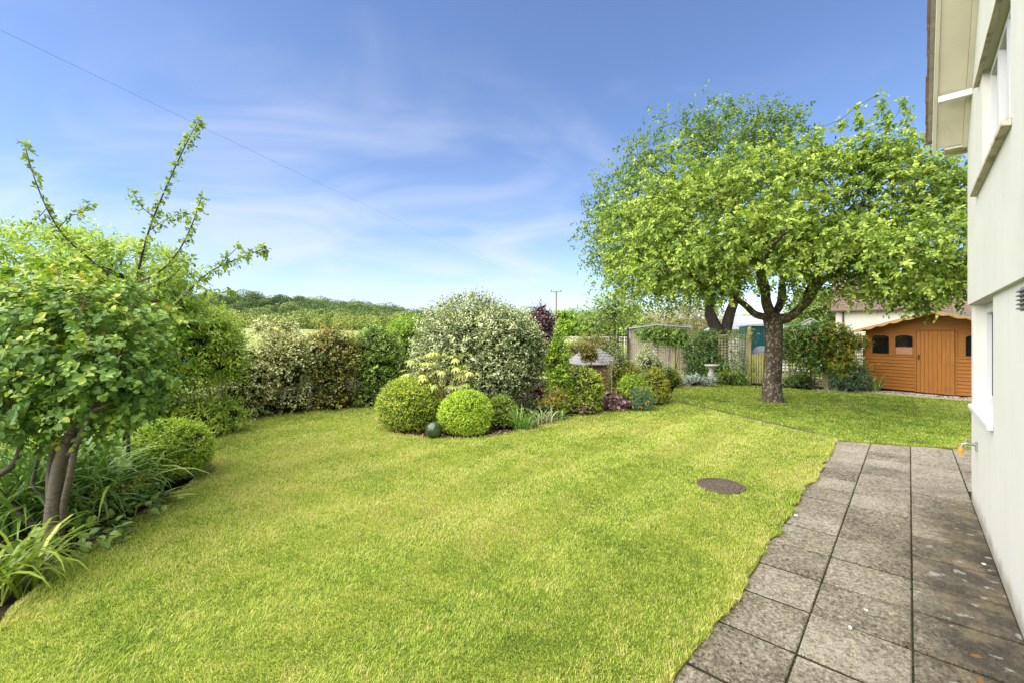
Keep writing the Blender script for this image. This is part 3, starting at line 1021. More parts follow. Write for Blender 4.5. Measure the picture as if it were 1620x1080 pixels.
slope_board(w0 + 0.037, 0.255, 0.000, 0.022)
mb.build('soffit', m_soffit, house)
mb = MB()
slope_board(w0 + 0.001, w0 + 0.035, -0.045, 0.020)
mb.build('wall_batten', m_board, house)
mb = MB()
slope_board(0.257, 0.285, -0.020, 0.155, UC + 0.03)
mb.build('bargeboard', m_board, house)
mb = MB()
mb.box(-0.725, -0.675, w0 + 0.002, 0.256, 3.90, 3.955)
mb.build('cross_batten', m_white, house)
mb = MB()
slope_board(0.20, 0.318, 0.160, 0.205, UC + 0.05)
mb.build('verge_mortar', m_mortar, house)
mb = MB()
nt = 30
for k in range(nt):                            # plain tiles, course by course
    a = UC + 0.12 - k * 0.165
    b = a - 0.20
    if b < -4.4:
        break
    mb.prism([(b, verge(b) + 0.207), (a, verge(a) + 0.215), (a, verge(a) + 0.238), (b, verge(b) + 0.222)], 'y', -9.2, 0.335 + 0.004 * (k % 3))
mb.prism([(-8.9, verge(-8.9) + 0.208), (-4.4, RIDGE + 0.208), (-4.4, RIDGE + 0.25), (-8.9, verge(-8.9) + 0.25)], 'y', -9.2, 0.335)
mb.build('roof', m_tile, house)
mb = MB()
mb.box(UC + 0.005, UC + 0.17, -9.0, 0.19, verge(UC) - 0.03, verge(UC) - 0.012)
mb.box(UC + 0.172, UC + 0.192, -9.0, 0.19, verge(UC) - 0.05, verge(UC) + 0.10)
mb.build('eaves_board', m_board, house)


def frame_rect(mb, u0, u1, z0, z1, y0, y1, wd):
    mb.box(u0, u1, y0, y1, z0, z0 + wd)
    mb.box(u0, u1, y0, y1, z1 - wd, z1)
    mb.box(u0, u0 + wd, y0, y1, z0 + wd, z1 - wd)
    mb.box(u1 - wd, u1, y0, y1, z0 + wd, z1 - wd)


def house_window(u0, u1, z0, z1, rec, lights, label=None):
    mb = MB()
    frame_rect(mb, u0 + 0.002, u1 - 0.002, z0 + 0.002, z1 - 0.002, -rec - 0.07, -rec, 0.045)
    n = lights
    for i in range(n):
        a = u0 + 0.048 + (u1 - u0 - 0.096) * i / n + 0.003
        b = u0 + 0.048 + (u1 - u0 - 0.096) * (i + 1) / n - 0.003
        frame_rect(mb, a, b, z0 + 0.05, z1 - 0.05, -rec - 0.06, -rec + 0.008, 0.040)
    sl = MB()
    for i in range(n):
        a = u0 + 0.048 + (u1 - u0 - 0.096) * i / n + 0.003 + 0.040
        b = u0 + 0.048 + (u1 - u0 - 0.096) * (i + 1) / n - 0.003 - 0.040
        frame_rect(sl, a + 0.0005, b - 0.0005, z0 + 0.0905, z1 - 0.0905, -rec - 0.0345, -rec - 0.029, 0.012)
    fr = mb.build('window', m_white, house)
    sl.build('seal', bpy.data.materials.get('black seal') or mat('black seal', (0.012, 0.012, 0.014), (0.02, 0.02, 0.02), 5, 0.6), fr)
    if label:
        fr['label'] = label
    mb = MB()
    mb.box(u0 + 0.07, u1 - 0.07, -rec - 0.045, -rec - 0.035, z0 + 0.07, z1 - 0.07)
    mb.build('pane', m_glass, fr)
    return fr


f1 = house_window(-1.767, -0.42, 0.99, 1.947, 0.085, 2, 'white ground floor window in a plain recess')
f2 = house_window(-2.78, -1.447, 2.905, 3.787, 0.020, 3, 'white upstairs window above a weathered sill')
mb = MB()
mb.prism([(-0.082, 0.9865), (0.035, 0.972), (0.035, 0.940), (0.002, 0.940), (0.002, 0.9855), (-0.082, 0.9855)], 'x', -1.80, -0.385)
mb.build('sill', m_white, f1)
mb = MB()
mb.prism([(-0.018, 2.904), (0.070, 2.893), (0.070, 2.866), (w0 + 0.002, 2.858), (w0 + 0.002, 2.9015), (-0.018, 2.9015)], 'x', -2.83, -1.06)
mb.build('sill', m_sill, f2)
mb = MB()
mb.prism([(w0 + 0.002, 3.80), (0.06, 3.785), (0.06, 3.765), (w0 + 0.002, 3.765)], 'x', -3.1, -1.19)
mb.build('drip_moulding', m_sill, house)
# grey louvred box on the wall
mb = MB()
mb.box(-3.42, -3.16, 0.001, 0.012, 1.765, 1.90)
mb.box(-3.41, -3.17, 0.012, 0.040, 1.772, 1.893)
for k in range(5):
    z = 1.778 + 0.022 * k
    mb.prism([(0.040, z), (0.056, z + 0.003), (0.056, z + 0.009), (0.040, z + 0.017)], 'x', -3.405, -3.175)
mb.build('vent_box', m_grey, house)
# outside tap
mb = MB()
mb.box(-0.80, -0.745, 0.001, 0.014, 0.585, 0.665)
mb.tube([(-0.772, 0.012, 0.64), (-0.772, 0.07, 0.645), (-0.772, 0.098, 0.635), (-0.772, 0.105, 0.60)], 0.013, 8)
mb.tube([(-0.772, 0.06, 0.645), (-0.772, 0.06, 0.69)], 0.008, 6)
mb.tube([(-0.80, 0.06, 0.69), (-0.744, 0.06, 0.69)], 0.009, 6)
tap = mb.build('tap', m_metal, house)
mb = MB()
mb.lathe([(0.004, 0.602), (0.020, 0.600), (0.021, 0.570), (0.016, 0.562), (0.014, 0.535), (0.004, 0.534)], (-0.772, 0.105, 0), 12)
mb.build('hose_connector', m_orange, tap)

# ================================================================== THE ORANGE SHED
m_shed = mat('orange brown stained boards', (0.285, 0.105, 0.017), (0.38, 0.148, 0.026), 3, 0.62, 0.35, 60, 0.35, stretch=(0.8, 1, 9))
m_shed_v = mat('orange brown door boards', (0.31, 0.115, 0.019), (0.41, 0.162, 0.030), 3, 0.62, 0.35, 60, 0.35, stretch=(9, 1, 0.8))
m_felt = mat('roof felt', (0.09, 0.085, 0.08), (0.16, 0.15, 0.14), 20, 0.95, 0.6, 120)
m_dark, t, out = mat_new('dark shed glass')
p = t.n('ShaderNodeBsdfPrincipled', {'Base Color': (0.010, 0.011, 0.012, 1), 'Roughness': 0.03, 'Specular IOR Level': 1.0, 'Coat Weight': 0.5, 'Coat Roughness': 0.02})
t.t.links.new(p.outputs[0], out.inputs[0])
SH = thing('garden_shed', 'orange brown wooden shed with arched windows and scalloped eaves', 'shed', (11.10, 13.58, -0.02), math.atan2(-0.9, 0.435))
SW, SDP, SE, SR = 3.45, 2.3, 1.84, 2.30


def shed_top(s):
    return SR - (SR - SE) * abs(s - SW / 2) / (SW / 2)


DX0, DX1 = 1.24, 2.08
WINS = [(0.15, 0.62), (0.725, 1.185), (2.25, 2.72)]
mb = MB()
# shiplap below the windows, each side of the door
bh = 0.098
for x0, x1 in ((0.0, DX0), (DX1, SW)):
    z = 0.06
    while z < 1.08:
        z1 = min(z + bh, 1.09)
        mb.prism([(-0.004, z), (-0.018, z + 0.006), (-0.010, z1 - 0.012), (-0.002, z1 - 0.002), (0.03, z1 - 0.002), (0.03, z)], 'x', x0, x1)
        z += bh
# sheet above, with arched openings left for the windows
segs = 8


def arch(x0, x1, zt=1.60, rise=0.085):
    c = (x0 + x1) / 2
    h = (x1 - x0) / 2
    return [(c + h * math.cos(PI * i / segs), zt + rise * math.sin(PI * i / segs)) for i in range(segs + 1)]


xs = [0.0]
for (a, b), lim in zip(WINS, (0, 0, 1)):
    pass
cuts = [(0.0, DX0, WINS[:2]), (DX1, SW, WINS[2:])]
for x0, x1, wins in cuts:
    edges = [x0] + [e for wn in wins for e in wn] + [x1]
    for k in range(0, len(edges), 2):
        a, b = edges[k], edges[k + 1]
        top = [(b, shed_top(b) - 0.02)] + ([(SW / 2, SR - 0.02)] if a < SW / 2 < b else []) + [(a, shed_top(a) - 0.02)]
        mb.prism([(a, 1.09), (b, 1.09)] + top, 'y', -0.006, 0.03)
    for a, b in wins:
        ar = arch(a, b)
        poly = [(b, shed_top(b) - 0.02)] + ([(SW / 2, SR - 0.02)] if a < SW / 2 < b else []) + [(a, shed_top(a) - 0.02)] + ar[::-1]
        mb.prism(poly, 'y', -0.006, 0.03)
mb.prism([(DX0, 1.80), (DX1, 1.80), (DX1, shed_top(DX1) - 0.02), (SW / 2, SR - 0.02), (DX0, shed_top(DX0) - 0.02)], 'y', -0.006, 0.03)
# side and back walls
for x0, x1 in ((0.0, 0.03), (SW - 0.03, SW)):
    mb.box(x0, x1, 0.031, SDP, 0.05, SE - 0.03)
mb.prism([(0.03, 0.05), (SW - 0.03, 0.05), (SW - 0.03, SE - 0.02), (SW / 2, SR - 0.03), (0.03, SE - 0.02)], 'y', SDP - 0.03, SDP)
# corner and door posts
for x in (0.0, DX0 - 0.03, DX1 - 0.005, SW - 0.035):
    mb.box(x, x + 0.035, -0.024, -0.0185, 0.05, min(shed_top(x), 1.80) - 0.02)
mb.build('wall', m_shed, SH)
mb = MB()
nb_ = 9
bw = (DX1 - DX0 - 0.03) / nb_
rng = np.random.default_rng(4)
for k in range(nb_):
    a = DX0 + 0.012 + bw * k
    mb.box(a, a + bw - 0.006, -0.012 - rng.uniform(0, 0.003), 0.02, 0.05, 1.785, tint=rng.random())
door = mb.build('door', m_shed_v, SH)
mb = MB()
mb.box(DX0 + 0.05, DX0 + 0.075, -0.030, -0.0155, 0.98, 1.12)
mb.tube([(DX0 + 0.062, -0.03, 1.10), (DX0 + 0.062, -0.06, 1.08), (DX0 + 0.062, -0.06, 1.02), (DX0 + 0.062, -0.03, 1.0)], 0.007, 6)
mb.build('handle', mat('black iron', (0.03, 0.028, 0.025), (0.06, 0.05, 0.045), 20, 0.6), door)
for z in (0.22, 0.86, 1.64):
    mb = MB()
    mb.box(DX1 - 0.26, DX1 + 0.03, -0.0265, -0.0245, z, z + 0.022)
    mb.build('hinge', mat('weathered hinge', (0.30, 0.15, 0.06), (0.22, 0.12, 0.06), 20, 0.5) if 'weathered hinge' not in bpy.data.materials else bpy.data.materials['weathered hinge'], door)
for i, (a, b) in enumerate(WINS):
    ar = arch(a, b)
    mb = MB()
    inn = arch(a + 0.022, b - 0.022, 1.60, 0.068)
    for q in range(segs):
        mb.prism([ar[q], ar[q + 1], inn[q + 1], inn[q]], 'y', -0.016, 0.012)
    mb.box(a, a + 0.022, -0.016, 0.012, 1.112, 1.60)
    mb.box(b - 0.022, b, -0.016, 0.012, 1.112, 1.60)
    mb.box(a - 0.01, b + 0.01, -0.022, 0.012, 1.085, 1.112)
    wn = mb.build('window', m_shed, SH)
    mb = MB()
    mb.prism([(a + 0.01, 1.10), (b - 0.01, 1.10)] + arch(a + 0.01, b - 0.01, 1.60, 0.075), 'y', 0.004, 0.008)
    mb.build('pane', m_dark, wn)
    if i == 1:
        mb = MB()
        mb.box(a + 0.03, b - 0.03, -0.004, 0.002, 1.115, 1.32)
        mb.build('board', mat('plywood', (0.38, 0.19, 0.10), (0.45, 0.24, 0.13), 5, 0.7, stretch=(1, 1, 6)), wn)
        wn['label'] = 'arched window with its lower half boarded'
mb = MB()
for sgn in (-1, 1):
    e = -0.22 if sgn < 0 else SW + 0.22
    ze = shed_top(0) - (SR - SE) / (SW / 2) * 0.22
    mb.prism([(e, ze), (SW / 2, SR), (SW / 2, SR + 0.028), (e, ze + 0.028)] if sgn < 0 else [(SW / 2, SR), (e, ze), (e, ze + 0.028), (SW / 2, SR + 0.028)], 'y', -0.30, SDP + 0.1)
mb.build('roof', m_felt, SH)
mb = MB()
# scalloped bargeboards
for sgn in (-1, 1):
    n = 6
    e = SW / 2 + sgn * (SW / 2 + 0.24)
    up, lowp = [], []
    for i in range(n * 8 + 1):
        f = i / (n * 8)
        x = SW / 2 + (e - SW / 2) * f
        z = SR + 0.035 - (SR - SE) / (SW / 2) * abs(x - SW / 2)
        up.append((x, z))
        lowp.append((x, z - 0.055 - 0.045 * abs(math.sin(PI * f * n))))
    for i in range(n * 8):
        q4 = [up[i], up[i + 1], lowp[i + 1], lowp[i]]
        mb.prism(q4, 'y', -0.322, -0.302)
mb.build('bargeboard', mat('pale orange bargeboard', (0.50, 0.28, 0.10), (0.58, 0.35, 0.15), 6, 0.65), SH)

# ================================================================== TRELLIS FENCE, GATE, THINGS BEHIND
m_trellis = mat('weathered trellis', (0.27, 0.225, 0.13), (0.40, 0.345, 0.22), 6, 0.9, 0.3, 60)
m_post = mat('green tinged posts', (0.23, 0.20, 0.075), (0.36, 0.31, 0.15), 7, 0.9, 0.4, 50, stretch=(3, 3, 0.5))
FB = np.array((8.18, 14.9)); FD = np.array((0.68, -0.733))


def fence_pt(t):
    return FB + FD * t


POSTS = [(-4.75, 1.62, 'slim weathered fence post at the left end beside the black railing'), (-2.72, 1.60, 'greenish fence post under the leafy climber, behind the white variegated shrub'),
         (0.0, 2.02, 'tall greenish fence post on the left of the picket gate'), (0.58, 2.0, 'tall greenish gate post close behind the big trunk'), (2.18, 1.72, 'greenish fence post under the orange flowered climber')]
for t_, h, lab in POSTS:
    x, y = fence_pt(t_)
    mb = MB()
    mb.prism([(-0.055, 0), (0.055, 0), (0.055, h), (0.0, h + 0.02), (-0.055, h)], 'y', -0.055, 0.055)
    o = mb.build('fence_post', m_post)
    o.location = (x, y, -0.1)
    o.rotation_euler = (0, 0, math.atan2(FD[1], FD[0]))
    tag(o, lab, 'fence post', 'posts of the trellis fence')
TOPS = 1.68


def trellis(a, b, label, z0=0.08, z1=TOPS, rz_mat=None):
    a, b = np.array(a), np.array(b)
    d = b - a
    L = np.linalg.norm(d)
    o = thing('trellis_panel', label, 'trellis', (a[0], a[1], 0), math.atan2(d[1], d[0]), 'panels of the trellis fence')
    mb = MB()
    k = int(L / 0.098)
    for i in range(1, k):
        x = L * i / k
        mb.box(x - 0.017, x + 0.017, -0.018, -0.006, z0 + 0.03, z1 - 0.03)
    k = int((z1 - z0) / 0.098)
    for i in range(1, k):
        z = z0 + (z1 - z0) * i / k
        mb.box(0.03, L - 0.03, -0.005, 0.007, z - 0.017, z + 0.017)
    mb.build('lattice', m_trellis, o)
    mb = MB()
    frame_rect(mb, 0, L, z0, z1, -0.022, 0.014, 0.036)
    mb.build('panel_frame', m_trellis, o)
    return o


def fpt(t_, e=0.06):
    return fence_pt(t_)


trellis(fence_pt(-4.68), fence_pt(-2.79), 'trellis panel behind the white variegated shrub, below the grey metal roof', z1=1.66)
trellis(fence_pt(-2.65), fence_pt(-1.38), 'trellis panel covered in dark ivy behind the bird bath')
trellis(fence_pt(-1.34), fence_pt(-0.07), 'bare trellis panel with white showing through, left of the gate', z1=1.66)
trellis(fence_pt(0.65), fence_pt(2.11), 'trellis panel right of the big trunk, hung with orange flowered climber', z1=1.66)
trellis(fence_pt(2.25), (11.25, 13.80), 'short trellis panel next to the orange shed', z1=1.62)

gt = thing('picket_gate', 'yellow green wooden picket gate between two tall posts', 'gate', (*fence_pt(0.065), 0), math.atan2(FD[1], FD[0]))
mb = MB()
m_gate = mat('mossy gate pickets', (0.27, 0.25, 0.06), (0.40, 0.36, 0.13), 9, 0.9, 0.3, 50, stretch=(4, 4, 0.6))
GL = 0.45
for i in range(6):
    mb = MB()
    x = 0.012 + i * 0.0755
    z = 0.98 + 0.06 * math.sin(PI * 0.5 * (i / 5))
    mb.prism([(x, 0.03), (x + 0.052, 0.03), (x + 0.052, z), (x + 0.026, z + 0.03), (x, z)], 'y', -0.03, -0.012)
    mb.build('picket', m_gate, gt)
mb = MB()
mb.box(0, GL, -0.011, 0.02, 0.18, 0.26)
mb.box(0, GL, -0.011, 0.02, 0.76, 0.84)
mb.bar((0.02, 0.004, 0.255), (GL - 0.02, 0.004, 0.765), 0.02, 0.06)
mb.build('brace_frame', m_gate, gt)

# grey kettle-shaped barbecue behind the gate
bq = thing('covered_barbecue', 'grey rounded lid on a stand showing above the picket gate', 'barbecue', (*(P(1206, 560, 16.0)[:2]), 0))
mb = MB()
mb.lathe([(0.30, 0.90), (0.33, 0.93), (0.33, 0.97), (0.30, 1.10), (0.22, 1.20), (0.10, 1.25), (0.001, 1.26)], sides=20)
mb.build('lid', mat('slate grey cover', (0.10, 0.11, 0.13), (0.17, 0.18, 0.20), 5, 0.45), bq, True)
mb = MB()
mb.lathe([(0.001, 0.60), (0.2, 0.64), (0.30, 0.80), (0.30, 0.90)], sides=20)
for k in range(3):
    a = 2 * PI * k / 3
    mb.tube([(0.2 * math.cos(a), 0.2 * math.sin(a), 0.66), (0.33 * math.cos(a), 0.33 * math.sin(a), 0.0)], 0.015, 6)
mb.build('stand', m_grey, bq)

# teal corrugated shed
m_teal = mat('teal sheet metal', (0.012, 0.085, 0.082), (0.02, 0.115, 0.11), 4, 0.45, spec=0.5)
ts = thing('metal_shed', 'teal green metal shed with ribbed wall behind the gate', 'shed', (*(P(1187, 530, 18.6)[:2]), 0), RAD(-12))
mb = MB()
prof = []
for k in range(9):
    x = k * 0.088
    prof += [(x, 0.0), (x + 0.03, 0.0), (x + 0.044, 0.028), (x + 0.074, 0.028)]
poly = prof + [(prof[-1][0], -1.6), (0, -1.6)]
mb.prism([(a, -b) for a, b in poly][::-1], 'z', 0.0, 2.02)
mb.build('wall', m_teal, ts)
mb = MB()
mb.prism([(-0.1, 2.03), (0.9, 2.03), (0.9, 2.07), (0.4, 2.12), (-0.1, 2.07)], 'y', -0.1, 1.75)
mb.build('roof', mat('pale metal roof', (0.50, 0.50, 0.51), (0.60, 0.60, 0.61), 3, 0.5), ts)

# white outbuilding with pale grey roof
m_paleroof = mat('pale grey roofing', (0.36, 0.375, 0.40), (0.46, 0.47, 0.50), 1.5, 0.7)
m_paint = mat('white painted wall', (0.74, 0.73, 0.70), (0.80, 0.79, 0.77), 2, 0.8)
ob = thing('outbuilding', 'low white outbuilding with pale grey hipped roof behind the trellis', 'outbuilding', (*(P(1128, 530, 21.5)[:2]), 0), RAD(-20))
mb = MB()
mb.box(0, 3.3, 0, 3.0, 0, 1.85)
mb.build('wall', m_paint, ob)
mb = MB()
c4 = [(-0.2, -0.2, 1.86), (3.5, -0.2, 1.86), (3.5, 3.2, 1.86), (-0.2, 3.2, 1.86)]
mb.add(c4 + [(x, y, 1.94) for x, y, z in c4] + [(1.3, 1.5, 2.62), (2.0, 1.5, 2.62)],
       [(3, 2, 1, 0), (0, 1, 5, 4), (1, 2, 6, 5), (2, 3, 7, 6), (3, 0, 4, 7), (4, 5, 9, 8), (6, 7, 8, 9)], [(5, 6, 9), (7, 4, 8)])
mb.build('roof', m_paleroof, ob)

# grey metal garage roof over the left of the trellis
gr = thing('garage', 'pale garage with shallow grey metal roof behind the left trellis', 'garage', (*(P(993, 530, 23.0)[:2]), 0), RAD(-16))
mb = MB()
mb.prism([(0, 0), (3.05, 0), (3.05, 2.0), (1.45, 2.12), (0, 1.92)], 'y', 0, 4.0)
mb.build('wall', mat('pinkish pale wall', (0.26, 0.23, 0.215), (0.33, 0.30, 0.28), 2, 0.85), gr)
mb = MB()
mb.prism([(-0.15, 1.94), (1.45, 2.15), (3.2, 2.01), (3.2, 2.06), (1.45, 2.21), (-0.15, 2.00)], 'y', -0.2, 4.2)
mb.build('roof', m_paleroof, gr)
mb = MB()
for k in range(9):
    mb.box(0.15 + 0.34 * k, 0.19 + 0.34 * k, -0.02, -0.001, 0.02, 1.90)
mb.build('wall_ribs', mat('grey ribs', (0.20, 0.19, 0.19), (0.25, 0.24, 0.24), 3, 0.8), gr)

# small white summerhouse gable
sm = thing('summerhouse', 'small white summerhouse gable with arched window over the climber', 'summerhouse', (*(P(1256, 530, 20.0)[:2]), 0), RAD(-33))
mb = MB()
mb.prism([(0.08, 0), (1.17, 0), (1.17, 2.02), (0.62, 2.36), (0.08, 2.02)], 'y', 0, 2.2)
mb.build('wall', m_paint, sm)
mb = MB()
mb.prism([(0, 1.985), (0.625, 2.385), (1.25, 1.985), (1.25, 2.03), (0.625, 2.43), (0, 2.03)], 'y', -0.12, 2.4)
mb.build('roof', m_paleroof, sm)
mb = MB()
mb.prism([(0.47, 2.02), (0.77, 2.02)] + [(0.62 + 0.15 * math.cos(PI * i / 8), 2.10 + 0.12 * math.sin(PI * i / 8)) for i in range(9)], 'y', -0.012, -0.002)
wn = mb.build('window', mat('grey louvre', (0.28, 0.29, 0.30), (0.34, 0.35, 0.36), 8, 0.8), sm)  # louvre in its own mid grey

# neighbour's house
m_pink = mat('pale cream render', (0.60, 0.545, 0.46), (0.66, 0.61, 0.53), 1.2, 0.9)
m_btile = mat('brown pantiles', (0.105, 0.068, 0.050), (0.18, 0.125, 0.098), 5, 0.9, 0.4, 20)
nx = P(1322, 530, 23.0)
nh = thing('neighbour_house', 'cream neighbouring house with brown tiled roof behind the orange shed', 'house', (nx[0], nx[1], 0), RAD(-38))
mb = MB()
mb.box(0, 9.0, 0, 6.0, 0, 2.98)
mb.build('wall', m_pink, nh)
mb = MB()
for k in range(14):
    z0, y0 = 2.90 + k * 0.155, -0.25 + k * 0.235
    mb.prism([(y0, z0), (y0 + 0.27, z0 + 0.165), (y0 + 0.27, z0 + 0.19), (y0, z0 + 0.045)], 'x', -0.2, 9.2)
mb.prism([(3.0, 5.10), (6.3, 2.9), (6.3, 2.95), (3.0, 5.15)], 'x', -0.2, 9.2)
mb.prism([(0.0, 2.985), (6.0, 2.985), (3.0, 5.0)], 'x', 0.01, 0.2)
mb.build('roof', m_btile, nh)
mb = MB()
mb.tube([(0.32, -0.05, 0.1), (0.32, -0.05, 2.86)], 0.04, 8)
mb.tube([(-0.2, -0.30, 2.88), (9.2, -0.30, 2.88)], 0.05, 8)
mb.build('drainpipe', mat('brown plastic pipe', (0.05, 0.035, 0.03), (0.08, 0.06, 0.05), 5, 0.5), nh)
nx = P(1515, 530, 19.0)
n2 = thing('lean_to', 'white edged brown tiled lean-to roof at right behind the shed', 'outbuilding', (nx[0], nx[1], 0), RAD(-25))
mb = MB()
mb.box(0, 4, 0, 3, 0, 2.25)
mb.build('wall', m_paint, n2)
mb = MB()
for k in range(8):
    z0, y0 = 2.22 + k * 0.12, -0.2 + k * 0.235
    mb.prism([(y0, z0), (y0 + 0.27, z0 + 0.13), (y0 + 0.27, z0 + 0.155), (y0, z0 + 0.035)], 'x', -0.2, 4.2)
mb.build('roof', m_btile, n2)

# ------------------------------------------------------------------ garden ornaments
bb_ = G(1126, 607)
bath = thing('bird_bath', 'grey stone bird bath on a baluster pedestal by the trellis', 'bird bath', (bb_[0], bb_[1], -0.05))
m_bath = mat('lichened stone', (0.27, 0.245, 0.20), (0.44, 0.41, 0.35), 12, 0.9, 0.6, 50, c3=(0.35, 0.33, 0.27))
mb = MB()
mb.lathe([(0.001, 0.60), (0.10, 0.60), (0.16, 0.625), (0.22, 0.66), (0.235, 0.69), (0.23, 0.71), (0.205, 0.71), (0.17, 0.68), (0.001, 0.665)], sides=28)
mb.build('basin', m_bath, bath, True)
mb = MB()
mb.lathe([(0.001, 0.0), (0.17, 0.0), (0.17, 0.06), (0.12, 0.09), (0.10, 0.14), (0.085, 0.20), (0.125, 0.30), (0.13, 0.36), (0.10, 0.45), (0.075, 0.52), (0.09, 0.56), (0.12, 0.60), (0.001, 0.602)], sides=24)
mb.build('pedestal', m_bath, bath, True)

g0 = G(686, 691.5)
m_ball, t, out = mat_new('dark green glaze')
v = coords(t)
nz = t.n('ShaderNodeTexNoise', {'Vector': v, 'Scale': 9.0, 'Detail': 4.0})
col = t.ramp(nz.outputs['Fac'], [(0.35, (0.022, 0.040, 0.014)), (0.7, (0.05, 0.075, 0.03))])
p = t.n('ShaderNodeBsdfPrincipled', {'Base Color': col, 'Roughness': 0.16, 'Specular IOR Level': 0.6})
t.t.links.new(p.outputs[0], out.inputs[0])
mb = MB()
mb.lathe([(0.138 * math.sin(PI * i / 24) + 1e-4, 0.138 - 0.138 * math.cos(PI * i / 24)) for i in range(25)], sides=40)
gz = mb.build('garden_ball', m_ball, smooth=True)
gz.location = (g0[0], g0[1] + 0.02, -0.02)
tag(gz, 'dark green glazed ball between two clipped box balls', 'ornament')

mc = thing('manhole_cover', 'rusty round manhole cover set into the lawn', 'manhole cover', (MAN[0], MAN[1], 0.004))
mc.scale = (0.82, 0.82, 1.0)
m_rust = mat('rusty iron', (0.050, 0.036, 0.026), (0.105, 0.078, 0.055), 14, 0.85, 0.6, 60, c3=(0.08, 0.066, 0.050))
mb = MB()
mb.lathe([(0.262, 0.004), (0.262, 0.013), (0.292, 0.014), (0.297, 0.0)], sides=40)
mb.build('rim', m_rust, mc)
mb = MB()
mb.lathe([(0.001, 0.010), (0.255, 0.010), (0.256, 0.0)], sides=40)
for r_ in (0.10, 0.17, 0.23):
    n_ = int(2 * PI * r_ / 0.06)
    for k in range(n_):
        a = 2 * PI * k / n_
        c, s = math.cos(a), math.sin(a)
        mb.bar((r_ * c - 0.018 * s, r_ * s + 0.018 * c, 0.0125), (r_ * c + 0.018 * s, r_ * s - 0.018 * c, 0.0125), 0.018, 0.006)
mb.build('lid', m_rust, mc)

# black metal arch and railing
m_black = mat('black painted metal', (0.02, 0.02, 0.022), (0.035, 0.035, 0.035), 10, 0.5)
ax = P(959, 530, 17.0)
ar_ = thing('garden_arch', 'black metal rose arch with hooped top before the field', 'arch', (ax[0], ax[1], 0), RAD(0))
for dx, dy in ((0.0, 0.0), (0.36, 0.7)):
    mb = MB()
    R_ = 0.49
    for r_ in (R_, ):
        pts = [(dx - r_, dy, -0.1), (dx - r_, dy, 1.0), (dx - r_, dy, 1.83)] + [(dx - r_ * math.cos(PI * i / 16), dy, 1.83 + r_ * math.sin(PI * i / 16)) for i in range(1, 16)] + [(dx + r_, dy, 1.83), (dx + r_, dy, 1.0), (dx + r_, dy, -0.1)]
        mb.tube(pts, 0.016, 6)
    mb.build('hoop', m_black, ar_)
for x, z in [(-0.49 * math.cos(RAD(a)), 1.83 + 0.49 * math.sin(RAD(a))) for a in (0, 35, 70, 110, 145, 180)] + [(x, z) for z in (0.4, 0.9, 1.4) for x in (-0.49, 0.49)]:
    mb = MB()
    mb.tube([(x, 0, z), (x + 0.36, 0.7, z)], 0.009, 5)
    mb.build('cross_bar', m_black, ar_)
r0, r1 = P(977, 530, 17.6), P(993, 530, 18.2)
rl = thing('iron_railing', 'black iron railing panel beside the arch and trellis', 'railing', (r0[0], r0[1], 0), math.atan2(r1[1] - r0[1], r1[0] - r0[0]))
Lr = float(np.linalg.norm(r1 - r0))
for x, hw_, z in ((0, 0.02, 1.72), (Lr, 0.035, 1.95)):
    mb = MB()
    mb.box(x - hw_, x + hw_, -hw_, hw_, -0.1, z)
    mb.build('upright', m_black, rl)
mb = MB()
for k in range(1, 4):
    mb.tube([(Lr * k / 4, 0, 0.15), (Lr * k / 4, 0, 1.62)], 0.010, 5)
mb.box(0.02, Lr - 0.035, -0.012, 0.012, 1.60, 1.64)
mb.box(0.02, Lr - 0.035, -0.012, 0.012, 0.13, 0.16)
mb.build('bars', m_black, rl)

# low wooden hut with grey roof among the shrubs
hx = P(938, 530, 12.6)
hut = thing('garden_hut', 'low slatted wooden hut with grey hipped roof among the shrubs', 'hut', (hx[0], hx[1], 0), RAD(14))
mb = MB()
hw, hd = 0.56, 0.5
for k in range(8):
    z = 0.05 + k * 0.098
    mb.box(-hw, hw, -hd, -hd + 0.022, z, z + 0.075)
    mb.box(-hw, -hw + 0.022, -hd + 0.023, hd, z, z + 0.075)
    mb.box(hw - 0.022, hw, -hd + 0.023, hd, z, z + 0.075)
mb.build('wall', mat('hut boards', (0.24, 0.13, 0.06), (0.36, 0.20, 0.10), 8, 0.85, stretch=(1, 1, 5)), hut)
for x in (-hw + 0.025, hw - 0.07):
    mb = MB()
    mb.box(x, x + 0.045, -hd + 0.0235, -hd + 0.07, 0, 0.84)
    mb.build('corner_post', m_post, hut)
mb = MB()
e = 0.14
for k in range(6):
    f0, f1 = k / 6, (k + 1.1) / 6
    z0, z1 = 0.83 + 0.44 * f0, 0.83 + 0.44 * min(1, f1)
    a, b = (hw + e) * (1 - f0) + 0.18 * f0, (hd + e) * (1 - f0)
    a2, b2 = (hw + e) * (1 - min(1, f1)) + 0.18 * min(1, f1), (hd + e) * (1 - min(1, f1))
    mb.add([(-a, -b, z0), (a, -b, z0), (a, b, z0), (-a, b, z0), (-a, -b, z0 + 0.02), (a, -b, z0 + 0.02), (a, b, z0 + 0.02), (-a, b, z0 + 0.02),
            (-a2, -b2, z1 + 0.004), (a2, -b2, z1 + 0.004), (a2, b2, z1 + 0.004), (-a2, b2, z1 + 0.004)],
           [(3, 2, 1, 0), (0, 1, 5, 4), (1, 2, 6, 5), (2, 3, 7, 6), (3, 0, 4, 7), (4, 5, 9, 8), (5, 6, 10, 9), (6, 7, 11, 10), (7, 4, 8, 11)])
mb.build('roof', mat('grey shingles', (0.19, 0.17, 0.17), (0.30, 0.28, 0.28), 14, 0.9, 0.5, 60), hut)

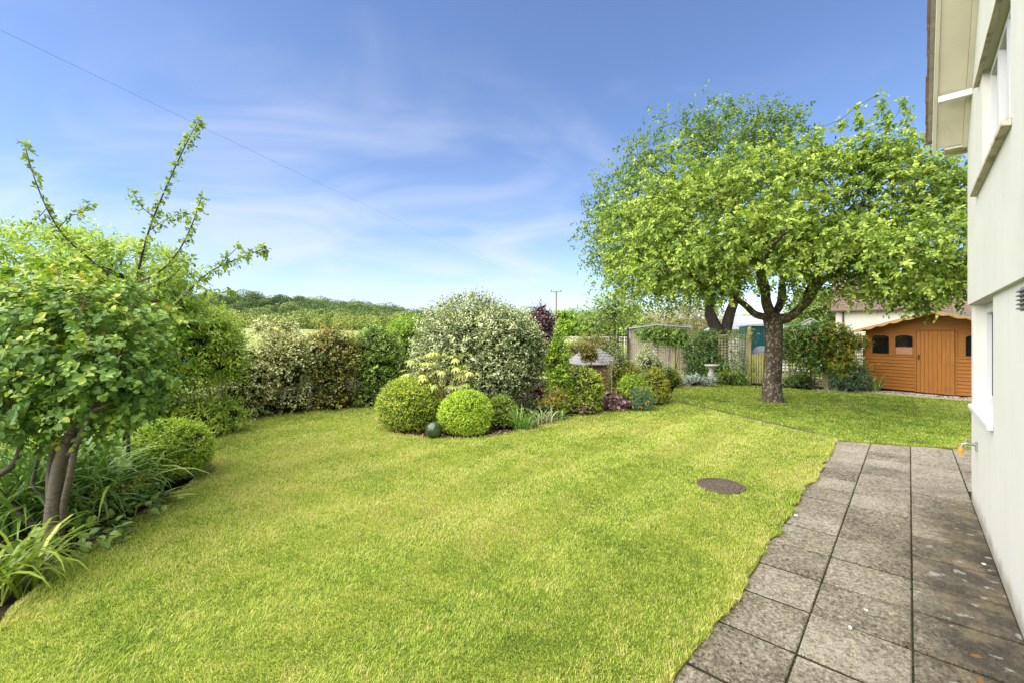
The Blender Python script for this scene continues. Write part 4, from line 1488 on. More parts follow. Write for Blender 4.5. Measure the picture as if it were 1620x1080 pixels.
# utility pole and wire
m_pole = mat('creosoted pole', (0.16, 0.135, 0.115), (0.25, 0.215, 0.185), 6, 0.9, stretch=(6, 6, 0.6))
pt = P(880, 461, 85.0)
gz_ = float(field_z(pt[0], pt[1]))
pole = thing('utility_pole', 'brown wooden utility pole with crossarm standing in the field', 'utility pole', (pt[0], pt[1], gz_))
hp = pt[2] - gz_
mb = MB()
mb.tube([(0, 0, -0.5), (0, 0, hp * 0.5), (0, 0, hp)], [0.20, 0.175, 0.15], 10)
mb.build('pole', m_pole, pole)
mb = MB()
mb.box(-1.02, 1.02, -0.07, 0.07, hp - 0.20, hp - 0.06)
mb.build('crossarm', m_pole, pole)
for x in (-0.95, 0.95):
    mb = MB()
    mb.lathe([(0.03, 0), (0.03, 0.08), (0.11, 0.10), (0.13, 0.18), (0.09, 0.26), (0.01, 0.29)], (x, 0, hp - 0.06), 10)
    mb.build('insulator', m_black, pole)
a, b = P(880, 462, 85.0), P(-120, -10, 11.0)
a = a + np.array((-0.95, 0, 0.2))
pts = []
for i in range(41):
    f = i / 40 * 1.5
    q = a + (b - a) * f
    q[2] -= 0.25 * math.sin(PI * min(1, f))
    pts.append(q)
mb = MB()
mb.tube(pts, 0.0042, 5)
tag(mb.build('power_line', mat('dark wire', (0.10, 0.11, 0.13), (0.14, 0.15, 0.17), 2, 0.6)), 'thin power line slanting down across the sky to the pole', 'wire')

# pale post and rail fence at the near side of the field
rf = thing('field_fence', 'low pale post and rail fence crossing the field behind the arch', 'fence', (4.0, 52, float(field_z(4, 52))))
m_pf = mat('pale fence wood', (0.42, 0.40, 0.36), (0.52, 0.50, 0.46), 4, 0.9)
for k in range(10):
    mb = MB()
    mb.box(k * 1.9 - 0.05, k * 1.9 + 0.05, -0.05, 0.05, 0, 1.15)
    mb.build('post', m_pf, rf)
for z in (0.55, 1.0):
    mb = MB()
    mb.box(-0.3, 17.4, -0.075, -0.052, z, z + 0.11)
    mb.build('rail', m_pf, rf)

# ================================================================== TREES, SHRUBS AND BORDER PLANTS
m_bark = mat('grey brown bark', (0.060, 0.045, 0.033), (0.175, 0.145, 0.115), 16, 0.95, 1.0, 34, 0.15, stretch=(1, 1, 0.35), bdist=0.02, c3=(0.11, 0.088, 0.066))
m_bark_dark = mat('dark bark', (0.035, 0.027, 0.020), (0.095, 0.075, 0.058), 14, 0.95, 0.8, 40, 0.1, stretch=(1, 1, 0.4), bdist=0.012)
m_twig = mat('brown twigs', (0.055, 0.040, 0.026), (0.12, 0.09, 0.06), 10, 0.9)
m_inner = mat('brown green old twigs', (0.035, 0.036, 0.016), (0.075, 0.068, 0.036), 14, 1.0, 1.0, 30, 0.05, bdist=0.05)  # mottled dark brown green of the twig cores

# bark of the big apple tree: brown plates with pale flakes of lichen
m_apple, t, out = mat_new('flaking apple bark')
v = coords(t, scale=(1, 1, 0.45))
na = t.n('ShaderNodeTexNoise', {'Vector': v, 'Scale': 9.0, 'Detail': 7.0, 'Roughness': 0.7})
base = t.ramp(na.outputs['Fac'], [(0.32, (0.040, 0.028, 0.018)), (0.55, (0.115, 0.085, 0.058)), (0.72, (0.20, 0.16, 0.115))])
v2 = coords(t, scale=(1, 1, 0.75))
wv = t.n('ShaderNodeVectorMath', {0: v2, 1: t.n('ShaderNodeVectorMath', {0: na.outputs['Color'], 1: (0.16, 0.16, 0.16)}, operation='MULTIPLY').outputs[0]}, operation='ADD')
vo = t.n('ShaderNodeTexVoronoi', {'Vector': wv.outputs[0], 'Scale': 21.0})
fl = t.n('ShaderNodeMapRange', {'Value': vo.outputs['Distance'], 'From Min': 0.22, 'From Max': 0.55, 'To Min': 1.0, 'To Max': 0.0})
gt_ = t.math('GREATER_THAN', t.n('ShaderNodeSeparateXYZ', {0: vo.outputs['Color']}).outputs[0], 0.45)
nl = t.n('ShaderNodeTexNoise', {'Vector': v2, 'Scale': 3.0, 'Detail': 2.0})
col = t.mix(t.math('MULTIPLY', t.math('MULTIPLY', fl.outputs[0], gt_), t.math('GREATER_THAN', nl.outputs['Fac'], 0.38)), base, (0.36, 0.33, 0.25, 1))
hh = t.math('SUBTRACT', na.outputs['Fac'], t.math('MULTIPLY', vo.outputs['Distance'], 0.8))
bp = t.n('ShaderNodeBump', {'Height': hh, 'Strength': 0.9, 'Distance': 0.03})
p = t.n('ShaderNodeBsdfPrincipled', {'Base Color': col, 'Roughness': 0.92, 'Specular IOR Level': 0.15, 'Normal': bp.outputs[0]})
t.t.links.new(p.outputs[0], out.inputs[0])

# leaf colours, dark to light along each leaf's tint
L_APPLE = mat_leaf('apple leaves', [(0.040, 0.072, 0.015), (0.085, 0.132, 0.024), (0.160, 0.210, 0.036), (0.225, 0.270, 0.048), (0.255, 0.285, 0.085)], 0.55, 0.32, 0.2, gain=1.85)
L_MAPLE = mat_leaf('maple leaves', [(0.035, 0.070, 0.016), (0.070, 0.120, 0.022), (0.125, 0.180, 0.032), (0.19, 0.235, 0.05)], 0.5, 0.30, 0.3, gain=1.5)
L_BOX = mat_leaf('box leaves', [(0.025, 0.055, 0.010), (0.075, 0.120, 0.014), (0.185, 0.225, 0.020), (0.32, 0.335, 0.036)], 0.4, 0.22, 0.4, gain=1.95)
L_BOXG = mat_leaf('fresh box leaves', [(0.04, 0.085, 0.010), (0.12, 0.195, 0.016), (0.245, 0.31, 0.026), (0.35, 0.39, 0.05)], 0.4, 0.25, 0.4, gain=1.9)
L_ROUND = mat_leaf('rounded green leaves', [(0.035, 0.075, 0.016), (0.065, 0.130, 0.024), (0.12, 0.195, 0.032), (0.24, 0.285, 0.042), (0.38, 0.30, 0.07)], 0.45, 0.3, 0.4, gain=1.65)
L_ELDER = mat_leaf('light green leaflets', [(0.05, 0.095, 0.014), (0.11, 0.18, 0.022), (0.21, 0.285, 0.034), (0.34, 0.38, 0.062)], 0.5, 0.3, 0.3, gain=1.7)
L_VARI = mat_leaf('cream and green leaves', [(0.030, 0.055, 0.018), (0.075, 0.105, 0.026), (0.20, 0.215, 0.07), (0.43, 0.40, 0.17), (0.58, 0.54, 0.30)], 0.45, 0.2, 0.4, (1.05, 1.05, 0.7), gain=1.75)
L_VSIL = mat_leaf('silvery variegated leaves', [(0.030, 0.052, 0.020), (0.085, 0.115, 0.040), (0.20, 0.235, 0.090), (0.36, 0.385, 0.18), (0.48, 0.50, 0.29)], 0.42, 0.2, 0.45, (1.05, 1.05, 0.75), gain=1.42)
L_BRONZE = mat_leaf('bronze flushed leaves', [(0.028, 0.048, 0.014), (0.060, 0.085, 0.020), (0.12, 0.13, 0.028), (0.21, 0.17, 0.04), (0.27, 0.17, 0.05)], 0.4, 0.22, 0.4, gain=2.0)
L_GREEN = mat_leaf('mid green leaves', [(0.028, 0.055, 0.014), (0.060, 0.105, 0.020), (0.115, 0.170, 0.028), (0.22, 0.25, 0.05)], 0.42, 0.25, 0.4, gain=2.0)
L_LIGHT = mat_leaf('fresh light leaves', [(0.05, 0.10, 0.014), (0.12, 0.20, 0.020), (0.22, 0.30, 0.028), (0.36, 0.42, 0.05)], 0.45, 0.32, 0.35, gain=1.5)
L_GOLD = mat_leaf('golden leaves', [(0.06, 0.085, 0.012), (0.16, 0.19, 0.02), (0.32, 0.32, 0.035), (0.46, 0.42, 0.06)], 0.45, 0.28, 0.35, gain=1.3)
L_ORANGE = mat_leaf('orange tipped leaves', [(0.04, 0.06, 0.014), (0.10, 0.12, 0.022), (0.22, 0.20, 0.03), (0.42, 0.22, 0.05), (0.50, 0.22, 0.07)], 0.42, 0.25, 0.4, gain=1.35)
L_PURPLE = mat_leaf('dark purple leaves', [(0.018, 0.010, 0.012), (0.045, 0.022, 0.026), (0.10, 0.05, 0.055), (0.17, 0.09, 0.085)], 0.35, 0.15, 0.5, (1.2, 0.8, 0.8), gain=1.5)
L_HEUCH = mat_leaf('plum leaves', [(0.030, 0.014, 0.018), (0.085, 0.040, 0.046), (0.17, 0.095, 0.10), (0.27, 0.17, 0.16)], 0.4, 0.15, 0.45, (1.2, 0.8, 0.8), gain=1.5)
L_SILVER = mat_leaf('silver leaves', [(0.16, 0.19, 0.15), (0.32, 0.36, 0.30), (0.48, 0.52, 0.45)], 0.7, 0.15, 0.2, (1, 1, 0.9), gain=1.2)
L_STRAP = mat_leaf('strap leaves', [(0.028, 0.060, 0.016), (0.060, 0.115, 0.024), (0.125, 0.19, 0.035), (0.22, 0.27, 0.06)], 0.4, 0.25, 0.45, gain=2.2)
L_STRAPY = mat_leaf('yellow green strap leaves', [(0.06, 0.10, 0.014), (0.14, 0.20, 0.022), (0.25, 0.30, 0.035), (0.36, 0.36, 0.07)], 0.4, 0.28, 0.45, gain=1.4)
L_STRIPE = mat_leaf('cream striped sword leaves', [(0.10, 0.14, 0.07), (0.24, 0.28, 0.14), (0.42, 0.44, 0.26), (0.56, 0.54, 0.32)], 0.45, 0.22, 0.4, gain=1.25)
L_FATSIA = mat_leaf('pale palmate leaves', [(0.10, 0.16, 0.03), (0.20, 0.26, 0.05), (0.34, 0.36, 0.08), (0.46, 0.42, 0.12)], 0.4, 0.25, 0.45, gain=1.25)
L_BLUE = mat_leaf('blue green leaves', [(0.022, 0.048, 0.026), (0.05, 0.095, 0.048), (0.095, 0.15, 0.07), (0.15, 0.2, 0.09)], 0.45, 0.22, 0.4, gain=1.6)
L_TAN = mat_leaf('pale willow leaves', [(0.13, 0.13, 0.06), (0.22, 0.21, 0.10), (0.33, 0.30, 0.16)], 0.6, 0.2, 0.2, gain=1.3)
L_PALEG = mat_leaf('pale spring leaves', [(0.08, 0.12, 0.03), (0.16, 0.21, 0.055), (0.27, 0.31, 0.10)], 0.6, 0.3, 0.2, gain=1.3)
F_RED = mat_leaf('rusty red flower heads', [(0.12, 0.03, 0.02), (0.26, 0.07, 0.04), (0.36, 0.13, 0.07)], 0.7, 0.1, 0.2)
F_ORANGE = mat_leaf('orange petals', [(0.50, 0.14, 0.02), (0.62, 0.27, 0.04), (0.66, 0.42, 0.09)], 0.6, 0.2, 0.2, (1, 0.9, 0.6))
F_YELLOW = mat_leaf('yellow petals', [(0.42, 0.38, 0.06), (0.60, 0.55, 0.12), (0.68, 0.64, 0.25)], 0.6, 0.2, 0.2, (1, 1, 0.7))
F_WHITE = mat_leaf('white petals', [(0.60, 0.57, 0.42), (0.74, 0.72, 0.62)], 0.6, 0.2, 0.2, (1, 1, 0.9))
R_SHOOT = mat('red young shoots', (0.22, 0.045, 0.03), (0.30, 0.09, 0.04), 8, 0.6)


def leaves_obj(parts, name, m, parent, tpl):
    a = [np.concatenate([p[j] for p in parts]) for j in range(5)]
    V, T, A = place(tpl, *a)
    return mesh_obj(name, V, T, m, parent, tint=A)


def blooms(parent, rng, p, nr, L, k, size, m):
    """each flower a part of its plant"""
    for i in range(len(p)):
        leaves_obj([shoot_leaves(rng, p[i:i + 1], nr[i:i + 1], L, k, size, 0.2, 0.4, 75, tbase=0.5)], 'flower', m, parent, OVAL)


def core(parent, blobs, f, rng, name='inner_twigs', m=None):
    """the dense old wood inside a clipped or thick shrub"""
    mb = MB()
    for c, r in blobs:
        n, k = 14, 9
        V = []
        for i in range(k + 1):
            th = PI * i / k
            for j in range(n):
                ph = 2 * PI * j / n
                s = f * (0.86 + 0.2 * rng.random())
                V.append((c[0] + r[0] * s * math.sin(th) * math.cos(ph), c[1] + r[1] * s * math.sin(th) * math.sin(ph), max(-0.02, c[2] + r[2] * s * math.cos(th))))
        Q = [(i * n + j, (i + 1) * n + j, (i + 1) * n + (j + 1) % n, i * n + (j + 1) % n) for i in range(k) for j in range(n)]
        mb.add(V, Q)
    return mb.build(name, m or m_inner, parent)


def stems(parent, rng, blobs, n=6, r0=0.02, m=None, spread=0.12, name='stems'):
    mb = MB()
    for i in range(n):
        c, r = blobs[i % len(blobs)]
        d = sph(rng, 1)[0] * np.array(r) * 0.7
        top = np.array(c) + d
        base = np.array((c[0] * 0.35 + rng.normal(0, spread), c[1] * 0.35 + rng.normal(0, spread), -0.05))
        mid = base * 0.5 + top * 0.5 + np.array((0, 0, 0.1)) + rng.normal(0, 0.05, 3)
        pts = smooth_path([base, mid, top], 5)
        mb.tube(pts, np.linspace(r0, r0 * 0.25, len(pts)), 6, cap=False)
    return mb.build(name, m or m_bark_dark, parent, True)


def ell(x0, x1, y0, y1, Yf, deep=1.0, low=0.35):
    """a shrub's body from its outline in the photo: ground centre and one ellipsoid"""
    rx = S((x1 - x0) / 2, Yf)
    ry = rx * deep
    Yc = Yf + ry * 0.85
    k = Yc / Yf
    cx = ((x0 + x1) / 2 - 810) / FPX * Yc
    zt = EYE - (y0 - HORIZON) / FPX * Yc
    zb = max(0.0, EYE - (y1 - HORIZON) / FPX * Yf)
    if zb < 0.12:
        zb = -low * zt
    return (cx, Yc), ((0, 0, (zt + zb) / 2), (rx * (1 + k) / 2, ry, (zt - zb) / 2))


SEED = [100]


def shrub(name, label, cat, box, Yf, m, n, size, tpl=OVAL, nleaf=7, L=0.2, deep=1.0, low=None, amp=0.2, k=14, depth=0.3, corf=0.72, group=None,
          extra=(), up=0.4, spread=0.5, ang=55, tbase=0.45, tvar=0.35, ttip=0.25, droop=0.0, nstem=6, rst=0.018, zlow=0.03, round_=False, sub=None, stem_m=None, wood='stems'):
    SEED[0] += 1
    rng = np.random.default_rng(SEED[0])
    (cx, cyy), b0 = ell(*box, Yf, deep, low if low is not None else 0.10 if round_ else 0.38)
    o = thing(name, label, cat, (cx, cyy, 0), group=group)
    blobs = [b0]
    if not round_:
        (c, r) = b0
        blobs = [(c, tuple(np.array(r) * (0.9, 0.9, 0.92)))]
        if zlow < 0.1:
            for i in range(5):
                a = 2 * PI * (i + rng.random() * 0.7) / 5
                blobs.append(((math.cos(a) * r[0] * 0.42, math.sin(a) * r[1] * 0.42, r[0] * 0.30), (r[0] * 0.46, r[1] * 0.46, r[0] * 0.42)))
        for i in range(7):
            a = 2 * PI * (i + rng.random() * 0.7) / 7
            e = rng.uniform(-0.5, 0.55)
            q = np.array((math.cos(a) * math.cos(e), math.sin(a) * math.cos(e), math.sin(e))) * np.array(r) * 0.55
            blobs.append((tuple(np.array(c) + q), tuple(np.array(r) * rng.uniform(0.36, 0.5))))
    for (px, py, dY, rp, rq) in extra:
        q = P(px, py, cyy + dY)
        blobs.append(((q[0] - cx, q[1] - cyy, q[2]), (S(rp, cyy + dY), S(rp, cyy + dY), S(rq, cyy + dY))))
    p, nr = blob_points(rng, n, blobs, depth, amp, k, zmin=zlow)
    lv = shoot_leaves(rng, p - nr * L * 0.6, nr, L, nleaf, size, up, spread, ang, droop, tbase=tbase, tvar=tvar, ttip=ttip)
    lv[4] = lv[4] + 0.35 * (fbm(lv[0][:, 0] + 3 * lv[0][:, 2], lv[0][:, 1] - 2 * lv[0][:, 2], 1.6 / max(0.25, b0[1][0]), SEED[0]) - 0.5)
    leaves_obj([lv], 'foliage', m, o, tpl)
    if nstem:
        stems(o, rng, blobs, nstem, rst, stem_m, spread=0.06 + 0.1 * b0[1][0], name=wood)
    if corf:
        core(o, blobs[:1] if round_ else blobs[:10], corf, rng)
    return o, rng, blobs


def straps(rng, n, Lm, W, base_r, e0=(55, 88), bend=1.6, segs=7, azc=None, azr=PI):
    """arching strap leaves from one crown: vertices, triangles, tint"""
    az = rng.uniform(0, 2 * PI, n) if azc is None else rng.normal(azc, azr, n)
    r0 = base_r * np.sqrt(rng.random(n))
    a0 = rng.uniform(0, 2 * PI, n)
    pos = np.stack([r0 * np.cos(a0), r0 * np.sin(a0), np.full(n, -0.03)], 1)
    el = np.radians(rng.uniform(*e0, n))
    L = Lm * rng.uniform(0.6, 1.2, n)
    bd = bend * rng.uniform(0.5, 1.4, n)
    side = np.stack([-np.sin(az), np.cos(az), np.zeros(n)], 1)
    tw = rng.normal(0, 0.3, n)
    ti0 = 0.42 + rng.normal(0, 0.2, n)
    V = np.zeros((n, (segs + 1) * 2, 3))
    A = np.zeros((n, (segs + 1) * 2))
    Wn = W * rng.uniform(0.7, 1.2, n)
    for i in range(segs + 1):
        f = i / segs
        wd = Wn * (0.55 + 0.9 * f if f < 0.4 else 0.91) * (1 - max(0, (f - 0.45) / 0.55) ** 1.6) + 0.0006
        e = el - bd * f ** 1.4
        d = np.stack([np.cos(az) * np.cos(e), np.sin(az) * np.cos(e), np.sin(e)], 1)
        nrm = np.cross(side, d)
        sd = side * np.cos(tw * f)[:, None] + nrm * np.sin(tw * f)[:, None]
        V[:, 2 * i] = pos - sd * (wd / 2)[:, None]
        V[:, 2 * i + 1] = pos + sd * (wd / 2)[:, None]
        A[:, 2 * i] = A[:, 2 * i + 1] = ti0 + 0.25 * (f - 0.4)
        pos = pos + d * (L / segs)[:, None]
        pos[:, 2] = np.maximum(pos[:, 2], 0.012)
    m = (segs + 1) * 2
    tt = np.array([t for i in range(segs) for t in ((2 * i, 2 * i + 1, 2 * i + 3), (2 * i, 2 * i + 3, 2 * i + 2))])
    T = (tt[None] + (np.arange(n) * m)[:, None, None]).reshape(-1, 3)
    return V.reshape(-1, 3), T, A.ravel()


def strap_plant(name, label, cat, px, py, n, Lm, W, m, base_r=0.12, group=None, **kw):
    SEED[0] += 1
    rng = np.random.default_rng(SEED[0])
    g = G(px, py)
    V, T, A = straps(rng, n, Lm, W, base_r, **kw)
    o = mesh_obj(name, V, T, m, tint=A)
    o.location = (g[0], g[1], 0)
    return tag(o, label, cat, group), rng, g


# ------------------------------------------------------------------ the big apple tree on the far lawn
rng = np.random.default_rng(77)
b0 = G(1222, 634)
Yt = b0[1]


def W_(px, py, Y):
    return P(px, py, Y) - np.array((b0[0], b0[1], 0))


tree = thing('apple_tree', 'large spreading apple tree with thick flaking trunk on the far lawn', 'tree', (b0[0], b0[1], 0))
tr = [(0.02, 0, -0.12), W_(1222, 628, Yt), W_(1221, 605, Yt), W_(1223, 575, Yt), W_(1224, 545, Yt), W_(1224, 520, Yt), W_(1222, 503, Yt)]
tp = smooth_path(tr, 3)
tr_r = np.interp(np.arange(len(tp)), [0, 2, 4, 7, 12, 15, len(tp) - 1], [0.32, 0.265, 0.228, 0.205, 0.195, 0.205, 0.22])
chains = [(-1, tp, tr_r)]


def limb(pts, r0, r1, parent=None):
    q = smooth_path(pts, 4)
    chains.append((len(tp) - 1 if parent is None else parent, q[1:], np.linspace(r0, r1, len(q))[1:]))


fork = W_(1222, 503, Yt)
limb([fork, W_(1196, 498, Yt - 0.1), W_(1180, 484, Yt - 0.2), W_(1160, 470, Yt - 0.5), W_(1120, 452, Yt - 1.0), W_(1070, 425, Yt - 1.4)], 0.095, 0.04)
limb([fork, W_(1212, 478, Yt), W_(1210, 450, Yt + 0.1), W_(1195, 410, Yt + 0.2), W_(1165, 360, Yt), W_(1130, 310, Yt - 0.2)], 0.135, 0.04)
limb([fork, W_(1234, 478, Yt + 0.2), W_(1238, 445, Yt + 0.4), W_(1260, 395, Yt + 0.6), W_(1290, 330, Yt + 0.6)], 0.09, 0.035)
limb([fork, W_(1244, 505, Yt - 0.05), W_(1268, 485, Yt - 0.1), W_(1282, 455, Yt - 0.1), W_(1310, 410, Yt - 0.3), W_(1350, 350, Yt - 0.6), W_(1385, 280, Yt - 0.7)], 0.12, 0.035)
limb([fork, W_(1250, 500, Yt - 0.2), W_(1277, 478, Yt - 0.5), W_(1300, 446, Yt - 0.9), W_(1350, 420, Yt - 1.6), W_(1420, 400, Yt - 2.4), W_(1480, 390, Yt - 2.8)], 0.11, 0.035)
limb([fork, W_(1215, 480, Yt - 0.4), W_(1200, 440, Yt - 1.0), W_(1215, 400, Yt - 1.8), W_(1240, 370, Yt - 2.4)], 0.085, 0.03)
limb([fork, W_(1240, 470, Yt + 0.7), W_(1230, 420, Yt + 1.6), W_(1200, 380, Yt + 2.4)], 0.085, 0.03)


def cb(px, py, Y, rp, rq, ry=1.5):
    q = W_(px, py, Y)
    return (tuple(q), (S(rp, Y), ry, S(rq, Y)))


cblobs = [cb(1110, 345, 10.9, 125, 95, 1.7), cb(1235, 325, 10.7, 130, 95, 1.9), cb(1365, 335, 9.9, 130, 100, 1.7), cb(1465, 385, 8.9, 92, 85, 1.4),
          cb(1040, 408, 10.6, 78, 62, 1.3), cb(1325, 288, 10.4, 84, 52, 1.4), cb(1170, 385, 9.2, 115, 44, 1.2), cb(1410, 420, 8.3, 108, 54, 1.2),
          cb(1085, 432, 10.2, 92, 36, 1.1), cb(1030, 365, 10.9, 70, 60, 1.2), cb(1405, 280, 9.8, 56, 44, 1.0), cb(1345, 425, 9.4, 70, 44, 1.2), cb(1500, 428, 8.3, 58, 54, 1.1), cb(1285, 368, 8.9, 90, 44, 1.2)]
tips, tn = blob_points(rng, 560, cblobs, 0.60, 0.2, 10, 20, zmin=2.15, reject=0.6, power=1.0)
# whippy upright shoots at the top right
ups = np.array([W_(*a) for a in ((1388, 150, 9.7), (1352, 172, 9.8), (1430, 160, 9.7), (1366, 215, 9.7), (1440, 215, 9.5), (1470, 250, 9.3), (1500, 262, 8.9), (1330, 190, 10.0), (1405, 200, 9.6), (1450, 300, 9.0), (1520, 300, 8.6), (1290, 205, 10.3))])
tips_all = np.concatenate([tips, ups])
ch, pos, par = grow(rng, chains, tips_all, 0.38, 0.06, 0.0055, 2.25)
wood, twig = MB(), MB()
limbs_to((wood, twig), ch, 0.028)
wood.build('trunk', m_apple, tree, True)
twig.build('branches', m_bark_dark, tree, True)
PT, NR = [], []
cen = np.array([0, -0.6, 4.2])
for tpt, nn in zip(tips, tn):
    kk = rng.integers(12, 24)
    off = rng.normal(0, 0.23, (kk, 3)) * np.array((1, 1, 0.7))
    PT.append(tpt + off)
    NR.append(unit(np.repeat(nn[None] * 0.8, kk, 0) + unit(off) * 0.9))
pos_a = np.array(pos)
PT, NR = np.concatenate(PT), np.concatenate(NR)
lv = shoot_leaves(rng, PT, NR, 0.25, 9, 0.094, up=0.25, spread=0.45, ang=60, droop=0.4, tbase=0.42, tvar=0.34, ttip=0.35)
parts = [lv]
for u in ups:
    b = pos_a[np.argsort(np.linalg.norm(pos_a - (u - np.array((0, 0, 0.75))), axis=1))[0]]
    m_ = 30
    f = rng.random(m_)
    q = b + (u - b) * f[:, None] + rng.normal(0, 0.05, (m_, 3))
    parts.append(shoot_leaves(rng, q, unit(sph(rng, m_) + np.array((0, 0, 0.4))), 0.12, 5, 0.10, up=0.3, spread=0.4, ang=60, droop=0.4, tbase=0.45, tvar=0.3))
leaves_obj(parts, 'crown', L_APPLE, tree, APPLE)

# ------------------------------------------------------------------ maple behind the fence
rng = np.random.default_rng(31)
mbp = P(1140, 530, 18.0)
b0 = np.array((mbp[0], mbp[1], 0.0))
maple = thing('maple_tree', 'tall darker maple with twin trunks standing behind the trellis', 'tree', (b0[0], b0[1], 0))
stem1 = smooth_path([(0, 0, -0.2), (0, 0, 0.9), W_(1138, 530, 18), W_(1124, 500, 18), W_(1122, 470, 18), W_(1105, 410, 18), W_(1080, 330, 18), W_(1060, 280, 18)], 3)
chains = [(-1, stem1, np.linspace(0.34, 0.07, len(stem1)))]
s2 = smooth_path([stem1[5], W_(1147, 525, 18), W_(1155, 495, 17.9), W_(1163, 470, 17.8), W_(1170, 400, 17.8), W_(1165, 300, 18), W_(1160, 220, 18)], 3)
chains.append((5, s2[1:], np.linspace(0.27, 0.06, len(s2))[1:]))
cblobs = [cb(1000, 350, 18, 68, 92, 2.2), cb(1085, 280, 18, 105, 90, 2.6), cb(1165, 232, 18, 76, 54, 2.2), cb(1200, 270, 18.5, 70, 80, 2.0), cb(975, 385, 17.6, 46, 58, 1.6),
          cb(1110, 400, 18, 110, 75, 2.4), cb(1035, 290, 17.6, 60, 60, 1.8), cb(1135, 196, 18, 30, 28, 1.0), cb(1225, 205, 18.3, 28, 30, 1.0), cb(1060, 440, 17.2, 60, 45, 1.6)]
tips, tn = blob_points(rng, 560, cblobs, 0.5, 0.22, 12, 22, zmin=2.5, reject=0.6, power=1.0)
ch, pos, par = grow(rng, chains, tips, 0.6, 0.07, 0.008, 2.25)
wood, twig = MB(), MB()
limbs_to((wood, twig), ch, 0.045)
wood.build('trunk', m_bark_dark, maple, True)
twig.build('branches', m_bark_dark, maple, True)
PT, NR = [], []
for tpt, nn in zip(tips, tn):
    kk = rng.integers(7, 13)
    off = rng.normal(0, 0.36, (kk, 3)) * np.array((1, 1, 0.75))
    PT.append(tpt + off)
    NR.append(unit(np.repeat(nn[None], kk, 0) + unit(off)))
lv = shoot_leaves(rng, np.concatenate(PT), np.concatenate(NR), 0.3, 6, 0.15, up=0.2, spread=0.4, ang=60, droop=0.4, tbase=0.42, tvar=0.3, ttip=0.2)
leaves_obj([lv], 'crown', L_MAPLE, maple, OVAL)


def small_tree(name, label, cat, px, Y, zb, blobs_px, ntip, leaf, m, r0=0.12, per=(6, 11), spread=0.3, bark=None, rt=0.006, L=0.25, nl=6, tpl=OVAL, tbase=0.45, group=None, topz=None):
    SEED[0] += 1
    rng = np.random.default_rng(SEED[0])
    g = P(px, 530, Y)
    global b0
    b0 = np.array((g[0], g[1], 0.0))
    o = thing(name, label, cat, (g[0], g[1], zb), group=group)
    off = np.array((0, 0, zb))
    bl = []
    for (x, y, rp, rq) in blobs_px:
        c, r = cb(x, y, Y, rp, rq, S(rp, Y) * 0.9)
        bl.append((tuple(np.array(c) - off), r))
    cz = np.mean([np.array(b[0]) for b in bl], axis=0)
    stem = smooth_path([(0, 0, -0.3), (0, 0, cz[2] * 0.25), (cz[0] * 0.2, 0, cz[2] * 0.55), tuple(cz * np.array((0.6, 0.6, 0.9)))], 4)
    tips, tn = blob_points(rng, ntip, bl, 0.5, 0.22, 12, 18, zmin=0.3, reject=0.6, power=1.0)
    ch, pos, par = grow(rng, [(-1, stem, np.linspace(r0, r0 * 0.5, len(stem)))], tips, max(0.25, Y * 0.025), 0.05, rt, 2.25)
    wood, twig = MB(), MB()
    limbs_to((wood, twig), ch, r0 * 0.2)
    wood.build('trunk', bark or m_bark_dark, o, True)
    if twig.k:
        twig.build('branches', bark or m_bark_dark, o, True)
    PT, NR = [], []
    for tpt, nn in zip(tips, tn):
        kk = rng.integers(*per)
        of = rng.normal(0, spread, (kk, 3)) * np.array((1, 1, 0.75))
        PT.append(tpt + of)
        NR.append(unit(np.repeat(nn[None], kk, 0) + unit(of)))
    lv = shoot_leaves(rng, np.concatenate(PT), np.concatenate(NR), L, nl, leaf, up=0.2, spread=0.4, ang=60, droop=0.3, tbase=tbase, tvar=0.3, ttip=0.2)
    leaves_obj([lv], 'crown', m, o, tpl)
    return o


# trees beyond the garden, each with its own crown
def fz(px, Y):
    return float(field_z((px - 810) / FPX * Y, Y))


small_tree('open_tree', 'airy open branched tree rising behind the rose arch', 'tree', 972, 34, fz(972, 34), [(970, 485, 24, 20), (950, 490, 18, 14), (992, 482, 22, 18), (972, 500, 18, 10)], 110, 0.30, L_PALEG, 0.20, (2, 5), 0.5, rt=0.016, L=0.4, nl=4)
small_tree('field_tree', 'bright green round tree beyond the field right of the pole', 'tree', 897, 95, fz(897, 95), [(897, 510, 15, 15), (888, 515, 8, 9)], 120, 0.7, L_LIGHT, 0.3, (6, 10), 0.6, rt=0.03, L=0.8, nl=5, tbase=0.4, group='trees beyond the field')
small_tree('field_tree', 'broad hazy green tree beyond the field at the foot of the rise', 'tree', 925, 120, fz(925, 120), [(925, 513, 20, 13), (910, 516, 14, 10)], 120, 0.8, L_MAPLE, 0.3, (6, 10), 0.7, rt=0.03, L=0.9, nl=5, tbase=0.5, group='trees beyond the field')
small_tree('field_tree', 'mid green tree seen through the rose arch hoops', 'tree', 962, 70, fz(962, 70), [(958, 512, 24, 16), (940, 516, 18, 12), (985, 514, 18, 14)], 150, 0.5, L_MAPLE, 0.3, (7, 11), 0.55, rt=0.02, L=0.7, nl=5, tbase=0.62, group='trees beyond the field')
small_tree('field_tree', 'yellow green tree standing between the arch and the garage roof', 'tree', 1000, 60, fz(1000, 60), [(1000, 508, 18, 18), (1012, 514, 14, 12)], 120, 0.45, L_LIGHT, 0.3, (6, 10), 0.5, rt=0.02, L=0.6, nl=5, tbase=0.4, group='trees beyond the field')
